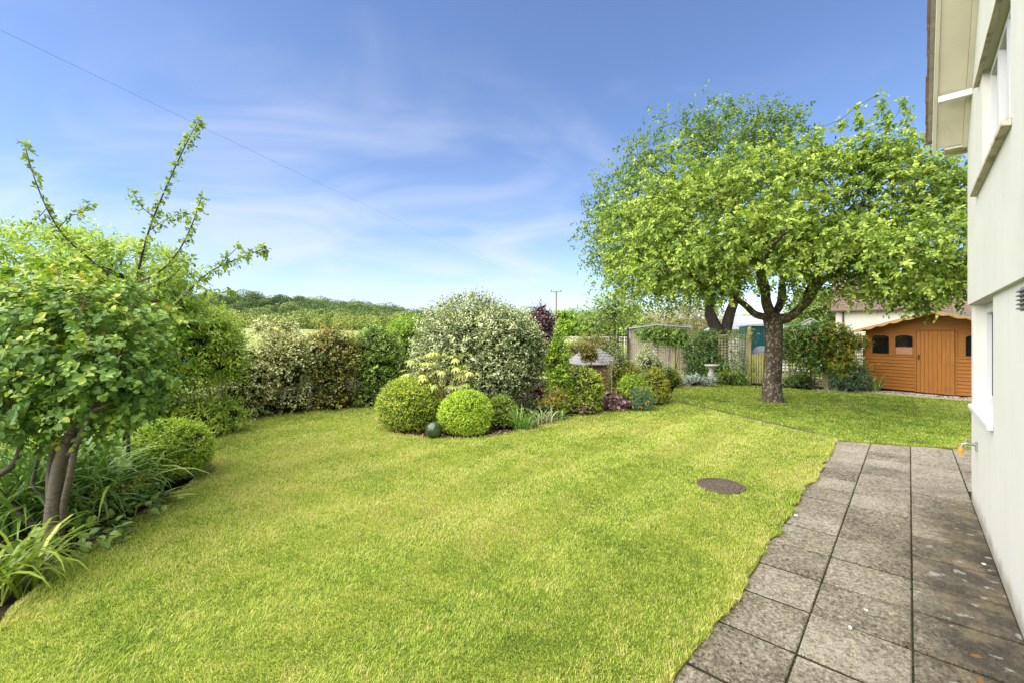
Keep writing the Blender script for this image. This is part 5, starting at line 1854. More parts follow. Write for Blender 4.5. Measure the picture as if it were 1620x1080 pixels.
small_tree('willow_bush', 'tan willow bush with bare upright wands above the garage roof', 'tree', 1078, 30, 0, [(1078, 503, 46, 24), (1105, 500, 34, 26), (1045, 508, 34, 18), (1130, 505, 28, 20)], 420, 0.20, L_TAN, 0.16, (3, 6), 0.35, bark=mat('tan wands', (0.28, 0.21, 0.12), (0.38, 0.30, 0.18), 8, 0.9), rt=0.014, L=0.4, nl=5, tpl=NARROW)
small_tree('pale_tree', 'pale yellow green tree between the summerhouse and cream house', 'tree', 1302, 30, 0, [(1300, 490, 28, 24), (1325, 480, 26, 22), (1280, 480, 20, 20)], 260, 0.22, L_PALEG, 0.16, (6, 10), 0.35, rt=0.014, L=0.4, nl=5)

# ------------------------------------------------------------------ left of the lawn: big shrubs and hedge
shrub('elder_bush', 'huge light green bush rising highest along the left boundary', 'bush', (-60, 330, 352, 640), 5.6, L_ELDER, 5200, 0.105, NARROW, 9, 0.28, 0.75, amp=0.22, k=10, corf=0.58, up=0.35, spread=0.45, ang=62, droop=0.3, tbase=0.58, nstem=8, rst=0.03,
      extra=((60, 400, 0, 110, 50), (200, 430, -0.2, 90, 55)))
o, rng, bl = shrub('mock_orange', 'rounded yellow green bush with cream flowers left of the variegated hedge', 'bush', (215, 396, 468, 640), 6.6, L_ELDER, 3400, 0.085, NARROW, 9, 0.24, 0.9, amp=0.2, corf=0.66, up=0.4, spread=0.5, ang=62, droop=0.35, tbase=0.62, nstem=6)
p, nr = blob_points(rng, 70, bl, 0.02, 0.15, zmin=0.5)
blooms(o, rng, p, nr, 0.05, 7, 0.032, F_WHITE)

HG = 'shrubs of the mixed hedge'
shrub('elaeagnus', 'cream and green variegated hedge shrub next to the yellow green bush', 'shrub', (332, 440, 520, 655), 8.4, L_VARI, 1900, 0.066, OVAL, 7, 0.26, 0.9, amp=0.25, up=0.3, tbase=0.60, group=HG, corf=0.7)
shrub('elaeagnus', 'taller cream variegated hedge shrub in the middle of the left hedge', 'shrub', (400, 505, 516, 640), 8.9, L_VARI, 2300, 0.066, OVAL, 7, 0.28, 0.9, amp=0.25, up=0.3, tbase=0.55, group=HG, corf=0.7, extra=((420, 520, 0, 22, 14), (455, 518, 0, 16, 12)))
shrub('photinia', 'bronze tinted dark hedge shrub between cream variegated and green shrubs', 'shrub', (472, 575, 512, 632), 9.4, L_BRONZE, 2600, 0.070, OVAL, 7, 0.26, 0.8, amp=0.22, up=0.3, tbase=0.38, ttip=0.55, group=HG, corf=0.72)
shrub('laurel', 'dense green hedge shrub right of the bronze one, with tan tips', 'shrub', (548, 638, 513, 626), 9.9, L_GREEN, 2700, 0.072, OVAL, 7, 0.24, 0.9, amp=0.18, up=0.3, tbase=0.45, ttip=0.5, group=HG, corf=0.74)
o, rng, bl = shrub('dogwood', 'fresh light green bush on thin bare stems behind the pale hand shaped leaves', 'bush', (612, 690, 497, 572), 11.2, L_LIGHT, 1500, 0.075, OVAL, 7, 0.26, 0.9, amp=0.2, up=0.35, tbase=0.42, nstem=0, corf=0.55)
stems(o, rng, [((bl[0][0][0], 0, bl[0][0][2]), bl[0][1])] * 9, 9, 0.02, m_twig, 0.16)

# low broad tree close on the left, trunks bare below
rng = np.random.default_rng(90)
gq = G(79, 866)
b0 = np.array((gq[0], gq[1], 0.0))
low = thing('smoke_tree', 'low tree with rounded green leaves and red shoots, close at far left', 'tree', (gq[0], gq[1], 0))
Yl = gq[1]
tA = smooth_path([(0, 0, -0.08), W_(80, 850, Yl), W_(82, 815, Yl), W_(88, 770, Yl), W_(94, 735, Yl), W_(104, 705, Yl), W_(118, 670, Yl), W_(130, 620, Yl)], 4)
chains = [(-1, tA, np.interp(np.arange(len(tA)), [0, 3, 20, len(tA) - 1], [0.062, 0.050, 0.043, 0.022]))]


def add_limb(par_i, pts, r0, r1):
    q = smooth_path(pts, 4)
    chains.append((par_i, q[1:], np.linspace(r0, r1, len(q))[1:]))


add_limb(6, [tA[6], W_(80, 790, Yl + 0.08), W_(80, 740, Yl + 0.12), W_(86, 700, Yl + 0.1), W_(96, 650, Yl + 0.1), W_(80, 590, Yl + 0.1)], 0.034, 0.018)
add_limb(1, [tA[1], W_(96, 838, Yl + 0.04), W_(100, 800, Yl + 0.02), W_(112, 745, Yl - 0.02), W_(122, 700, Yl), W_(150, 640, Yl), W_(175, 590, Yl)], 0.028, 0.014)
add_limb(18, [tA[18], W_(112, 715, Yl), W_(128, 690, Yl - 0.1), W_(145, 650, Yl - 0.2)], 0.028, 0.013)
add_limb(0, [(-0.25, 0.25, -0.05), W_(-10, 770, Yl + 0.25), W_(20, 735, Yl + 0.25), W_(34, 700, Yl + 0.22), W_(40, 640, Yl + 0.2)], 0.032, 0.015)
add_limb(0, [(-0.02, 0.3, -0.05), W_(58, 775, Yl + 0.28), W_(54, 750, Yl + 0.28), W_(66, 700, Yl + 0.26), W_(72, 640, Yl + 0.26)], 0.018, 0.010)
lb = [cb(20, 580, Yl + 0.2, 120, 112, 0.62), cb(135, 560, Yl + 0.05, 105, 96, 0.55), cb(95, 500, Yl + 0.2, 115, 66, 0.55), cb(180, 585, Yl - 0.05, 56, 64, 0.40),
      cb(85, 628, Yl, 112, 48, 0.48), cb(-20, 520, Yl + 0.3, 90, 90, 0.5), cb(-60, 600, Yl + 0.3, 90, 90, 0.5), cb(165, 520, Yl + 0.35, 80, 60, 0.4)]
tips, tn = blob_points(rng, 420, lb, 0.45, 0.16, 12, 18, zmin=0.95, reject=0.6, power=1.0)
ch, pos, par = grow(rng, chains, tips, 0.14, 0.015, 0.0028, 2.3)
wood, twig = MB(), MB()
limbs_to((wood, twig), ch, 0.013)
m_lowbark = mat('grey ringed bark', (0.048, 0.037, 0.026), (0.165, 0.138, 0.105), 13, 0.9, 1.0, 40, 0.2, stretch=(1, 1, 2.6), bdist=0.008, c3=(0.10, 0.082, 0.060))
wood.build('trunk', m_lowbark, low, True)
twig.build('branches', m_bark_dark, low, True)
PT, NR = [], []
for tpt, nn in zip(tips, tn):
    kk = rng.integers(6, 9)
    off = rng.normal(0, 0.085, (kk, 3))
    PT.append(tpt + off)
    NR.append(unit(np.repeat(nn[None], kk, 0) + 0.7 * unit(off)))
PT, NR = np.concatenate(PT), np.concatenate(NR)
lv = shoot_leaves(rng, PT, NR, 0.12, 7, 0.055, up=0.25, spread=0.3, ang=68, droop=0.4, tbase=0.36, tvar=0.26, ttip=0.24)
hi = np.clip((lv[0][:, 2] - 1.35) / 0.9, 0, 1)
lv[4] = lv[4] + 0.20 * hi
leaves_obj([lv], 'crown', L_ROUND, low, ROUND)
for i in range(60):
    tpt = tips[rng.integers(len(tips))]
    if tpt[2] < 1.5:
        continue
    h = rng.uniform(0.10, 0.24)
    d = unit(np.array((rng.normal(0, 0.25), rng.normal(0, 0.25), 1.0)))
    mb = MB()
    mb.tube([tpt, tpt + d * h * 0.5, tpt + d * h], [0.0042, 0.0035, 0.0018], 5)
    mb.build('young_shoot', R_SHOOT, low)

# young apple with long wands against the sky
rng = np.random.default_rng(93)
Ys = 4.7
gq = np.array((*P(203, 530, Ys)[:2], 0.0))
b0 = gq
yg = thing('young_apple_tree', 'young open tree with long leafy wands rising against the sky at left', 'tree', (gq[0], gq[1], 0))
wands = [([(0, 0, -0.1), W_(203, 640, Ys), W_(206, 540, Ys), W_(212, 470, Ys), W_(222, 415, Ys), W_(240, 352, Ys - 0.05), W_(268, 285, Ys - 0.1), W_(296, 225, Ys - 0.15), W_(316, 190, Ys - 0.15)], 0.019, 0.0030),
         ([W_(214, 455, Ys), W_(182, 440, Ys - 0.1), W_(138, 407, Ys - 0.25), W_(100, 372, Ys - 0.35), W_(74, 330, Ys - 0.4), W_(52, 275, Ys - 0.45), W_(38, 224, Ys - 0.5)], 0.013, 0.003),
         ([W_(92, 362, Ys - 0.36), W_(112, 342, Ys - 0.4), W_(128, 338, Ys - 0.4), W_(142, 322, Ys - 0.4)], 0.005, 0.0025),
         ([W_(128, 398, Ys - 0.28), W_(150, 392, Ys - 0.3), W_(174, 378, Ys - 0.3)], 0.005, 0.0025),
         ([W_(215, 448, Ys), W_(250, 432, Ys - 0.2), W_(282, 398, Ys - 0.3), W_(304, 355, Ys - 0.35), W_(320, 308, Ys - 0.4)], 0.012, 0.003),
         ([W_(244, 345, Ys - 0.05), W_(222, 325, Ys), W_(208, 300, Ys)], 0.005, 0.0025),
         ([W_(236, 365, Ys - 0.05), W_(262, 348, Ys - 0.1), W_(292, 336, Ys - 0.1)], 0.005, 0.0025),
         ([W_(206, 540, Ys), W_(250, 515, Ys - 0.3), W_(290, 470, Ys - 0.5), W_(330, 432, Ys - 0.6), W_(375, 410, Ys - 0.65), W_(418, 394, Ys - 0.7)], 0.012, 0.003),
         ([W_(312, 450, Ys - 0.55), W_(340, 463, Ys - 0.6), W_(366, 460, Ys - 0.6)], 0.005, 0.0025),
         ([W_(345, 424, Ys - 0.62), W_(362, 405, Ys - 0.65), W_(380, 388, Ys - 0.65)], 0.005, 0.0025),
         ([W_(212, 470, Ys), W_(240, 455, Ys - 0.4), W_(270, 440, Ys - 0.5), W_(300, 405, Ys - 0.6)], 0.008, 0.003),
         ([W_(74, 330, Ys - 0.4), W_(60, 345, Ys - 0.4), W_(52, 350, Ys - 0.45)], 0.004, 0.0025)]
mb = MB()
parts = []
for wi, (pts, r0, r1) in enumerate(wands):
    q = smooth_path(pts, 5)
    mb.tube(q, np.linspace(r0, r1, len(q)), 7, cap=False)
    lo = 0.42 if wi == 0 else 0.22
    seglen = np.linalg.norm(np.diff(q, axis=0), axis=1).sum()
    m_ = int(seglen * (1 - lo) * 74) + 3
    f = lo + (1 - lo) * np.sort(rng.random(m_))
    idx = f * (len(q) - 1)
    i0 = np.minimum(idx.astype(int), len(q) - 2)
    pos_ = q[i0] + (q[i0 + 1] - q[i0]) * (idx - i0)[:, None]
    tg = unit(q[i0 + 1] - q[i0])
    side = unit(np.cross(tg, sph(rng, m_)))
    parts.append(shoot_leaves(rng, pos_, unit(side + 0.5 * tg), 0.055, 3, 0.050, up=0.15, spread=0.3, ang=45, droop=0.5, t0=0.3, tbase=0.40, tvar=0.3, ttip=0.1))
mb.build('trunk', m_twig, yg, True)
leaves_obj(parts, 'crown', L_APPLE, yg, APPLE)

# another small stem in the border
gq = G(172, 742)
st = thing('slim_tree', 'slim grey stem with small leafy head in the left border', 'tree', (gq[0], gq[1] + 0.15, 0))
b0 = np.array((gq[0], gq[1] + 0.15, 0))
mb = MB()
q = smooth_path([(0, 0, -0.05), W_(172, 725, b0[1]), W_(168, 690, b0[1]), W_(171, 660, b0[1]), W_(180, 620, b0[1])], 4)
mb.tube(q, np.linspace(0.034, 0.022, len(q)), 8)
mb.build('trunk', m_lowbark, st, True)
rng = np.random.default_rng(97)
p, nr = blob_points(rng, 260, [cb(195, 612, b0[1] + 0.1, 60, 46, 0.35)], 0.5, 0.2, zmin=0.4)
leaves_obj([shoot_leaves(rng, p, nr, 0.14, 7, 0.055, tbase=0.45)], 'crown', L_ROUND, st, APPLE)

# ------------------------------------------------------------------ left border, low plants
BG = 'plants of the left border'
o, rng, bl = shrub('box_ball', 'clipped round box ball at the lawn edge in the left border', 'box ball', (212, 331, 664, 758), 4.75, L_BOXG, 7500, 0.025, OVAL, 5, 0.06, 0.92, amp=0.13, k=22, depth=0.17, corf=0.90, round_=True, up=0.1, spread=0.5, tbase=0.50, tvar=0.4, nstem=0)
strap_plant('daylily', 'large clump of arching green strap leaves behind the grey trunks', 'plant', 120, 800, 210, 0.95, 0.030, L_STRAP, 0.40, BG, e0=(45, 85), bend=1.9)
strap_plant('daylily', 'lush strap leaved clump right behind the two front grey trunks', 'plant', 75, 822, 150, 0.90, 0.030, L_STRAP, 0.35, BG, e0=(40, 82), bend=1.8)
strap_plant('daylily', 'strap leaved clump spilling from behind the slim grey stem', 'plant', 150, 762, 170, 0.90, 0.030, L_STRAP, 0.40, BG, e0=(35, 80), bend=1.7)
strap_plant('daylily', 'upright green strap leaves under the low tree at the left frame edge', 'plant', 35, 788, 150, 0.95, 0.030, L_STRAP, 0.40, BG, e0=(50, 85), bend=1.6)
strap_plant('daylily', 'dark green strap leaved clump in the shade at the left edge', 'plant', 5, 830, 170, 0.85, 0.030, L_STRAP, 0.40, BG, e0=(40, 85), bend=1.8)
strap_plant('daylily', 'yellow green arching strap leaves in the near left corner by the lawn', 'plant', 4, 935, 95, 0.66, 0.026, L_STRAPY, 0.16, BG, e0=(55, 88), bend=3.3)
strap_plant('daylily', 'green strap leaves leaning toward the box ball', 'plant', 175, 772, 80, 0.60, 0.028, L_STRAP, 0.25, BG, e0=(30, 80), bend=1.5)
strap_plant('iris', 'stiff pale sword leaves fanning in front of the left box ball', 'plant', 228, 768, 34, 0.56, 0.026, L_STRIPE, 0.07, BG, e0=(30, 75), bend=0.4, azc=0.2, azr=0.9)
strap_plant('iris', 'yellowing flat sword leaves sprawling onto the lawn edge', 'plant', 232, 795, 36, 0.46, 0.022, L_STRAPY, 0.12, BG, e0=(8, 35), bend=0.5, azc=-0.2, azr=0.6)
strap_plant('iris', 'tall green sword leaves behind the slim stem in the border', 'plant', 200, 705, 50, 0.85, 0.03, L_STRAP, 0.2, BG, e0=(65, 88), bend=0.7)
strap_plant('iris', 'cream striped iris fan beside the lawn below the red flower heads', 'plant', 350, 663, 46, 0.62, 0.026, L_STRIPE, 0.08, BG, e0=(50, 88), bend=0.8)
strap_plant('daylily', 'fresh green arching clump under the bronze hedge shrub', 'plant', 492, 640, 90, 0.62, 0.022, L_STRAPY, 0.12, BG, e0=(40, 85), bend=1.9)
strap_plant('daylily', 'small green arching clump under the cream hedge shrub', 'plant', 412, 652, 60, 0.52, 0.022, L_STRAP, 0.12, BG, e0=(40, 85), bend=1.6)
strap_plant('daylily', 'short dark grassy tuft between red flower heads and striped iris', 'plant', 318, 672, 50, 0.5, 0.016, L_STRAP, 0.12, BG, e0=(40, 85), bend=1.5)


def broad_clump(name, label, cat, px, py, n, size, m, r, h, tpl=ROUND, group=BG, tbase=0.45, up=0.5):
    """low plant of single broad leaves on stalks"""
    SEED[0] += 1
    rng = np.random.default_rng(SEED[0])
    g = G(px, py)
    o = thing(name, label, cat, (g[0], g[1], 0), group=group)
    a = rng.uniform(0, 2 * PI, n)
    rr = r * np.sqrt(rng.random(n))
    hh = h * (0.35 + 0.75 * rng.random(n)) * (1 - 0.55 * (rr / r) ** 2)
    p = np.stack([rr * np.cos(a), rr * np.sin(a), hh], 1)
    d = np.stack([np.cos(a), np.sin(a), rng.uniform(-0.35, 0.45, n)], 1) + 0.4 * rng.normal(size=(n, 3))
    V, T, A = place(tpl, p, d, np.array((0, 0, 1.0)) + 0.45 * rng.normal(size=(n, 3)), size * rng.uniform(0.6, 1.2, n), tbase + rng.normal(0, 0.2, n))
    mesh_obj('foliage', V, T, m, o, tint=A)
    mb = MB()
    for q in p[::max(1, n // 60)]:
        mb.tube([(q[0] * 0.3, q[1] * 0.3, -0.04), (q[0] * 0.7, q[1] * 0.7, q[2] * 0.6), tuple(q)], [0.005, 0.004, 0.003], 4, cap=False)
    mb.build('stems', m_twig, o)
    return o, rng, p


HOSTA = leaf_tpl([(0.15, 0.14), (0.4, 0.27), (0.72, 0.18)], fold=0.3, droop=0.35, spine=True)
broad_clump('low_plant', 'dark green rounded leaves covering the ground under the near trunks', 'plant', 112, 862, 130, 0.085, L_GREEN, 0.32, 0.14)
broad_clump('low_plant', 'low blue green leaves at the lawn edge left of the box ball', 'plant', 268, 758, 80, 0.075, L_BLUE, 0.26, 0.18)
broad_clump('low_plant', 'green leafy ground cover between grey trunks and yellow flowers', 'plant', 185, 815, 160, 0.070, L_GREEN, 0.42, 0.18)
broad_clump('low_plant', 'leafy dark ground cover behind the left box ball', 'plant', 245, 700, 200, 0.08, L_GREEN, 0.5, 0.30)
broad_clump('hosta', 'broad upright hosta leaves at the lawn edge beside the striped iris', 'plant', 322, 680, 26, 0.30, L_STRAP, 0.16, 0.16, HOSTA)
broad_clump('low_plant', 'mixed dark low foliage at the foot of the cream hedge shrubs', 'plant', 400, 648, 420, 0.07, L_GREEN, 0.95, 0.34)
broad_clump('low_plant', 'small bronze leaved plants in front of the hedge beside the strap leaves', 'plant', 445, 645, 260, 0.055, L_BRONZE, 0.6, 0.30)
broad_clump('low_plant', 'dark leafy plants at the foot of the green hedge shrub', 'plant', 560, 630, 300, 0.06, L_GREEN, 0.75, 0.22)
broad_clump('low_plant', 'shaded leafy ground cover under the far left tree', 'plant', 40, 800, 320, 0.09, L_GREEN, 0.8, 0.4)
broad_clump('low_plant', 'twiggy mixed green growth below the yellow green bush', 'plant', 285, 668, 420, 0.07, L_GREEN, 0.8, 0.62)
broad_clump('low_plant', 'brownish leafy growth behind the red flower heads', 'plant', 330, 652, 300, 0.06, L_BRONZE, 0.6, 0.55)


def flower_heads(name, label, cat, px, py, n, r, h, m, head, group=BG, leaf_m=None, flat=0.3):
    """stalks with clustered flower heads over leaves"""
    SEED[0] += 1
    rng = np.random.default_rng(SEED[0])
    g = G(px, py)
    o = thing(name, label, cat, (g[0], g[1], 0), group=group)
    mb = MB()
    PP = []
    for i in range(n):
        a = rng.uniform(0, 2 * PI)
        q = np.array((math.cos(a), math.sin(a), 0)) * r * math.sqrt(rng.random())
        top = q + np.array((0, 0, h * rng.uniform(0.75, 1.15)))
        mb.tube([q * 0.5 + np.array((0, 0, -0.03)), q * 0.8 + np.array((0, 0, h * 0.5)), top], [0.005, 0.004, 0.003], 4, cap=False)
        k = 26
        PP.append(top + rng.normal(size=(k, 3)) * np.array((head, head, head * flat)))
    mb.build('stems', m_twig, o)
    for p in PP:
        V, T, A = place(OVAL2, p, sph(rng, len(p)) + np.array((0, 0, 0.4)), sph(rng, len(p)), head * rng.uniform(0.35, 0.7, len(p)), rng.random(len(p)))
        mesh_obj('flower_head', V, T, m, o, tint=A)
    if leaf_m:
        k = n * 16
        a = rng.uniform(0, 2 * PI, k)
        rr = r * 1.2 * np.sqrt(rng.random(k))
        p = np.stack([rr * np.cos(a), rr * np.sin(a), h * 0.85 * rng.random(k)], 1)
        V, T, A = place(OVAL, p, sph(rng, k) + np.array((0, 0, 0.2)), sph(rng, k) + np.array((0, 0, 0.7)), 0.07 * rng.uniform(0.6, 1.2, k), 0.45 + rng.normal(0, 0.2, k))
        mesh_obj('foliage', V, T, leaf_m, o, tint=A)
    return o


flower_heads('sedum', 'flat rusty red flower heads on stalks before the cream hedge shrub', 'flowers', 340, 652, 11, 0.34, 0.56, F_RED, 0.055, leaf_m=L_GREEN, flat=0.25)
flower_heads('euphorbia', 'pale yellow flower clusters on low stems near the lawn edge', 'flowers', 172, 812, 13, 0.26, 0.24, F_YELLOW, 0.032, leaf_m=L_GREEN, flat=0.6)
flower_heads('euphorbia', 'few yellow flower clusters beside the iris and box ball', 'flowers', 222, 792, 7, 0.15, 0.20, F_YELLOW, 0.030, leaf_m=L_GREEN, flat=0.6)
flower_heads('white_flowers', 'two drooping white blooms just behind the left box ball', 'flowers', 214, 722, 3, 0.14, 0.40, F_WHITE, 0.035, flat=0.6)

# ------------------------------------------------------------------ the island bed
IG = 'plants of the island bed'
shrub('box_ball', 'larger clipped box ball with yellow tips left of the glazed ball', 'box ball', (597, 696, 598, 686), 7.28, L_BOX, 7500, 0.034, OVAL, 5, 0.085, 0.95, amp=0.13, k=18, depth=0.17, corf=0.90, round_=True, up=0.1, spread=0.5, tbase=0.52, tvar=0.42, nstem=0)
shrub('box_ball', 'bright green clipped box ball right of the glazed ball', 'box ball', (695, 778, 617, 692), 7.0, L_BOXG, 7500, 0.031, OVAL, 5, 0.07, 0.95, amp=0.11, k=20, depth=0.16, corf=0.90, round_=True, up=0.1, spread=0.5, tbase=0.52, tvar=0.3, nstem=0)
shrub('elaeagnus', 'very large rounded shrub with silvery cream leaves on the island bed', 'shrub', (636, 882, 462, 690), 8.5, L_VSIL, 12500, 0.064, OVAL, 7, 0.22, 0.95, low=0.06, amp=0.12, k=16, depth=0.24, corf=0.76, up=0.15, spread=0.5, ang=58, tbase=0.48, tvar=0.45, nstem=8, rst=0.03, zlow=0.35)

# pale hand-shaped leaves on stalks
rng = np.random.default_rng(140)
g = G(704, 676)
b0 = np.array((g[0], g[1] + 0.12, 0.0))
ft = thing('fatsia', 'plant with pale yellow hand shaped leaves between ball and big shrub', 'plant', tuple(b0), group=IG)
crowns = [(x, y, dY) for x, y, dY in ((655, 572, 0.1), (690, 560, 0.2), (722, 565, 0.2), (668, 592, -0.05), (702, 585, 0), (733, 592, 0.1), (690, 606, -0.15), (718, 612, -0.2), (742, 606, 0), (660, 605, -0.1), (648, 590, 0.0), (680, 575, 0.1), (725, 580, 0.05), (745, 588, 0.0), (658, 615, -0.1), (676, 600, -0.1))]
mb = MB()
PP, DD, NN, SS, TT = [], [], [], [], []
LOBE = leaf_tpl([(0.35, 0.10), (0.68, 0.14)], fold=0.3, droop=0.55)
for (x, y, dY) in crowns:
    c = W_(x, y, b0[1] + dY)
    q = smooth_path([(rng.normal(0, 0.04), rng.normal(0, 0.04), -0.03), c * np.array((0.4, 0.4, 0.6)), c], 4)
    mb.tube(q, np.linspace(0.014, 0.006, len(q)), 6, cap=False)
    for lf in range(5):
        a = 2 * PI * lf / 6 + rng.uniform(0, 0.8)
        hd = np.array((math.cos(a), math.sin(a), rng.uniform(-0.1, 0.5)))
        hub = c + unit(hd[None])[0] * rng.uniform(0.05, 0.13)
        base_t = rng.uniform(0.3, 0.85)
        for l7 in range(7):
            b = (l7 - 3) * 0.55
            dd = np.array((math.cos(a + b), math.sin(a + b), hd[2] - 0.25))
            PP.append(hub); DD.append(dd); NN.append((0.15 * math.cos(a), 0.15 * math.sin(a), 1.0)); SS.append((0.150 - 0.017 * abs(l7 - 3)) * rng.uniform(0.85, 1.15)); TT.append(base_t + rng.normal(0, 0.06))
V, T, A = place(LOBE, np.array(PP), np.array(DD), np.array(NN), np.array(SS), np.array(TT))
mesh_obj('foliage', V, T, L_FATSIA, ft, tint=A)
mb.build('stems', mat('pale stalks', (0.28, 0.22, 0.07), (0.36, 0.28, 0.10), 8, 0.7), ft, True)

shrub('hedge_bush', 'plain green bush filling the gap under the fresh light green one', 'bush', (596, 672, 545, 625), 12.4, L_GREEN, 1800, 0.07, OVAL, 7, 0.22, 0.7, amp=0.2, corf=0.72, group=HG, nstem=0)
shrub('purple_shrub', 'upright dark purple leaved shrub rising behind the big silvery shrub', 'shrub', (832, 880, 475, 600), 11.3, L_PURPLE, 1700, 0.085, OVAL, 6, 0.22, 0.9, amp=0.25, corf=0.6, group=IG, tbase=0.42, nstem=4)
shrub('spindle_bush', 'tall narrow bright green bush right of the big silvery shrub', 'bush', (862, 906, 512, 655), 8.9, L_LIGHT, 1300, 0.065, OVAL, 7, 0.2, 0.9, amp=0.25, corf=0.6, group=IG, up=0.6, tbase=0.45, nstem=4)
shrub('box_bush', 'dark green low bush between the bright box ball and grassy leaves', 'bush', (768, 822, 622, 682), 7.7, L_BOX, 3000, 0.030, OVAL, 6, 0.1, 0.95, amp=0.12, depth=0.2, corf=0.8, group=IG, tbase=0.30, nstem=0)
strap_plant('daylily', 'fresh green grassy leaves at the island edge right of the dark bush', 'plant', 826, 677, 120, 0.46, 0.016, L_STRAP, 0.18, IG, e0=(55, 88), bend=1.2)
strap_plant('daylily', 'thin arching pale leaves at the island edge before the small maple', 'plant', 862, 668, 60, 0.40, 0.016, L_STRIPE, 0.15, IG, e0=(40, 85), bend=1.6)
strap_plant('daylily', 'short grassy tuft at the island edge by the plum leaves', 'plant', 888, 663, 50, 0.34, 0.014, L_STRAP, 0.1, IG, e0=(40, 85), bend=1.5)
shrub('acer', 'small airy bush with yellow bronze leaves over the island edge', 'bush', (848, 908, 602, 655), 8.4, L_ORANGE, 700, 0.045, NARROW, 7, 0.16, 0.95, amp=0.3, depth=0.6, corf=0.0, group=IG, up=0.2, droop=0.3, tbase=0.42, ttip=0.1, nstem=7, rst=0.009, zlow=0.3)
shrub('holly_bush', 'rounded dark green bush with yellow tips in front of the hut', 'bush', (890, 956, 572, 655), 8.9, L_BOX, 3400, 0.040, OVAL, 6, 0.12, 0.9, amp=0.12, depth=0.2, corf=0.82, group=IG, tbase=0.40, ttip=0.5, nstem=0)
shrub('photinia', 'small standard ball of orange tipped leaves above the hut roof', 'shrub', (914, 948, 540, 577), 10.2, L_ORANGE, 900, 0.040, OVAL, 6, 0.12, 0.95, amp=0.12, depth=0.25, corf=0.78, group=IG, tbase=0.22, ttip=0.5, nstem=4)
broad_clump('heuchera', 'plum coloured leafy mound at the island edge, nearer the big shrub', 'plant', 916, 653, 260, 0.095, L_HEUCH, 0.33, 0.36, ROUND, IG)
broad_clump('heuchera', 'plum coloured leafy mound below the slim sapling stem', 'plant', 967, 646, 260, 0.095, L_HEUCH, 0.40, 0.40, ROUND, IG)
broad_clump('heuchera', 'small dark purple mound at the tip of the bed by the edging stones', 'plant', 1043, 635.5, 110, 0.08, L_PURPLE, 0.20, 0.32, ROUND, IG)
shrub('spirea', 'bright lime green mound in the bed behind orange flowers', 'shrub', (974, 1030, 588, 642), 9.6, L_LIGHT, 2300, 0.045, OVAL, 7, 0.14, 0.9, amp=0.12, depth=0.25, corf=0.8, group=IG, tbase=0.48, nstem=0)
shrub('euonymus', 'golden yellow mound at the right end of the bed', 'shrub', (1008, 1062, 578, 634), 10.2, L_GOLD, 2600, 0.045, OVAL, 7, 0.14, 0.9, amp=0.16, depth=0.25, corf=0.8, group=IG, tbase=0.45, nstem=0)
shrub('euonymus', 'yellow green mound behind the lime one, left of the white variegated shrub', 'shrub', (970, 1018, 569, 628), 11.0, L_GOLD, 2000, 0.045, OVAL, 7, 0.14, 0.9, amp=0.14, depth=0.25, corf=0.8, group=IG, tbase=0.38, nstem=0)
o, rng, bl = shrub('rock_rose', 'loose green plant dotted with orange red flowers at the bed edge', 'plant', (992, 1036, 606, 645), 9.35, L_BLUE, 1100, 0.040, NARROW, 7, 0.14, 0.9, amp=0.2, depth=0.4, corf=0.0, group=IG, tbase=0.5, nstem=5, rst=0.006)
p, nr = blob_points(rng, 30, bl, 0.05, 0.15, zmin=0.05)
blooms(o, rng, p, nr, 0.02, 6, 0.030, F_ORANGE)
# slim sapling
g = G(969, 640)
b0 = np.array((g[0], g[1] + 0.4, 0))
sp_ = thing('sapling', 'slim pale sapling stem with small leafy head before the hut', 'tree', tuple(b0), group=IG)
mb = MB()
mb.tube(smooth_path([(0, 0, -0.05), W_(968, 620, b0[1]), W_(967, 590, b0[1]), W_(970, 565, b0[1])], 3), np.linspace(0.016, 0.009, 10), 6)
for x, y in ((955, 570), (980, 566), (962, 556), (976, 550)):
    mb.tube(smooth_path([W_(967, 588, b0[1]), W_((x + 967) / 2, (y + 580) / 2, b0[1]), W_(x, y, b0[1])], 3), np.linspace(0.008, 0.003, 7), 5)
mb.build('trunk', mat('pale stem', (0.30, 0.24, 0.17), (0.40, 0.33, 0.25), 8, 0.9), sp_, True)
rng = np.random.default_rng(150)
p, nr = blob_points(rng, 130, [cb(966, 562, b0[1], 24, 14, 0.3)], 0.6, 0.2, zmin=0.2)
leaves_obj([shoot_leaves(rng, p, nr, 0.12, 5, 0.05)], 'crown', L_BLUE, sp_, NARROW)
# shrubs between the hut and the arch
RG = 'shrubs behind the hut'
o, rng, bl = shrub('rose_bush', 'broad rose bush with reddish new leaves below the arch', 'bush', (890, 988, 524, 600), 14.6, L_BRONZE, 3000, 0.065, OVAL, 6, 0.2, 0.8, amp=0.25, corf=0.7, group=RG, tbase=0.35, ttip=0.45)
shrub('rose_bush', 'rose bush with green and red leaves left of the white variegated shrub', 'bush', (960, 1003, 550, 640), 11.2, L_BRONZE, 1300, 0.06, OVAL, 6, 0.2, 0.8, amp=0.3, corf=0.6, group=RG, tbase=0.30, ttip=0.45)
shrub('variegated_dogwood', 'white and green variegated shrub in front of the trellis', 'shrub', (998, 1052, 545, 612), 13.2, L_VSIL, 1500, 0.065, OVAL, 6, 0.2, 0.8, amp=0.25, corf=0.6, group=RG, tbase=0.62)
shrub('box_bush', 'rounded plain green bush at the foot of the trellis post', 'bush', (1044, 1076, 578, 611), 13.6, L_BOX, 1700, 0.05, OVAL, 6, 0.14, 0.9, amp=0.12, corf=0.8, group=RG, tbase=0.35, nstem=0)
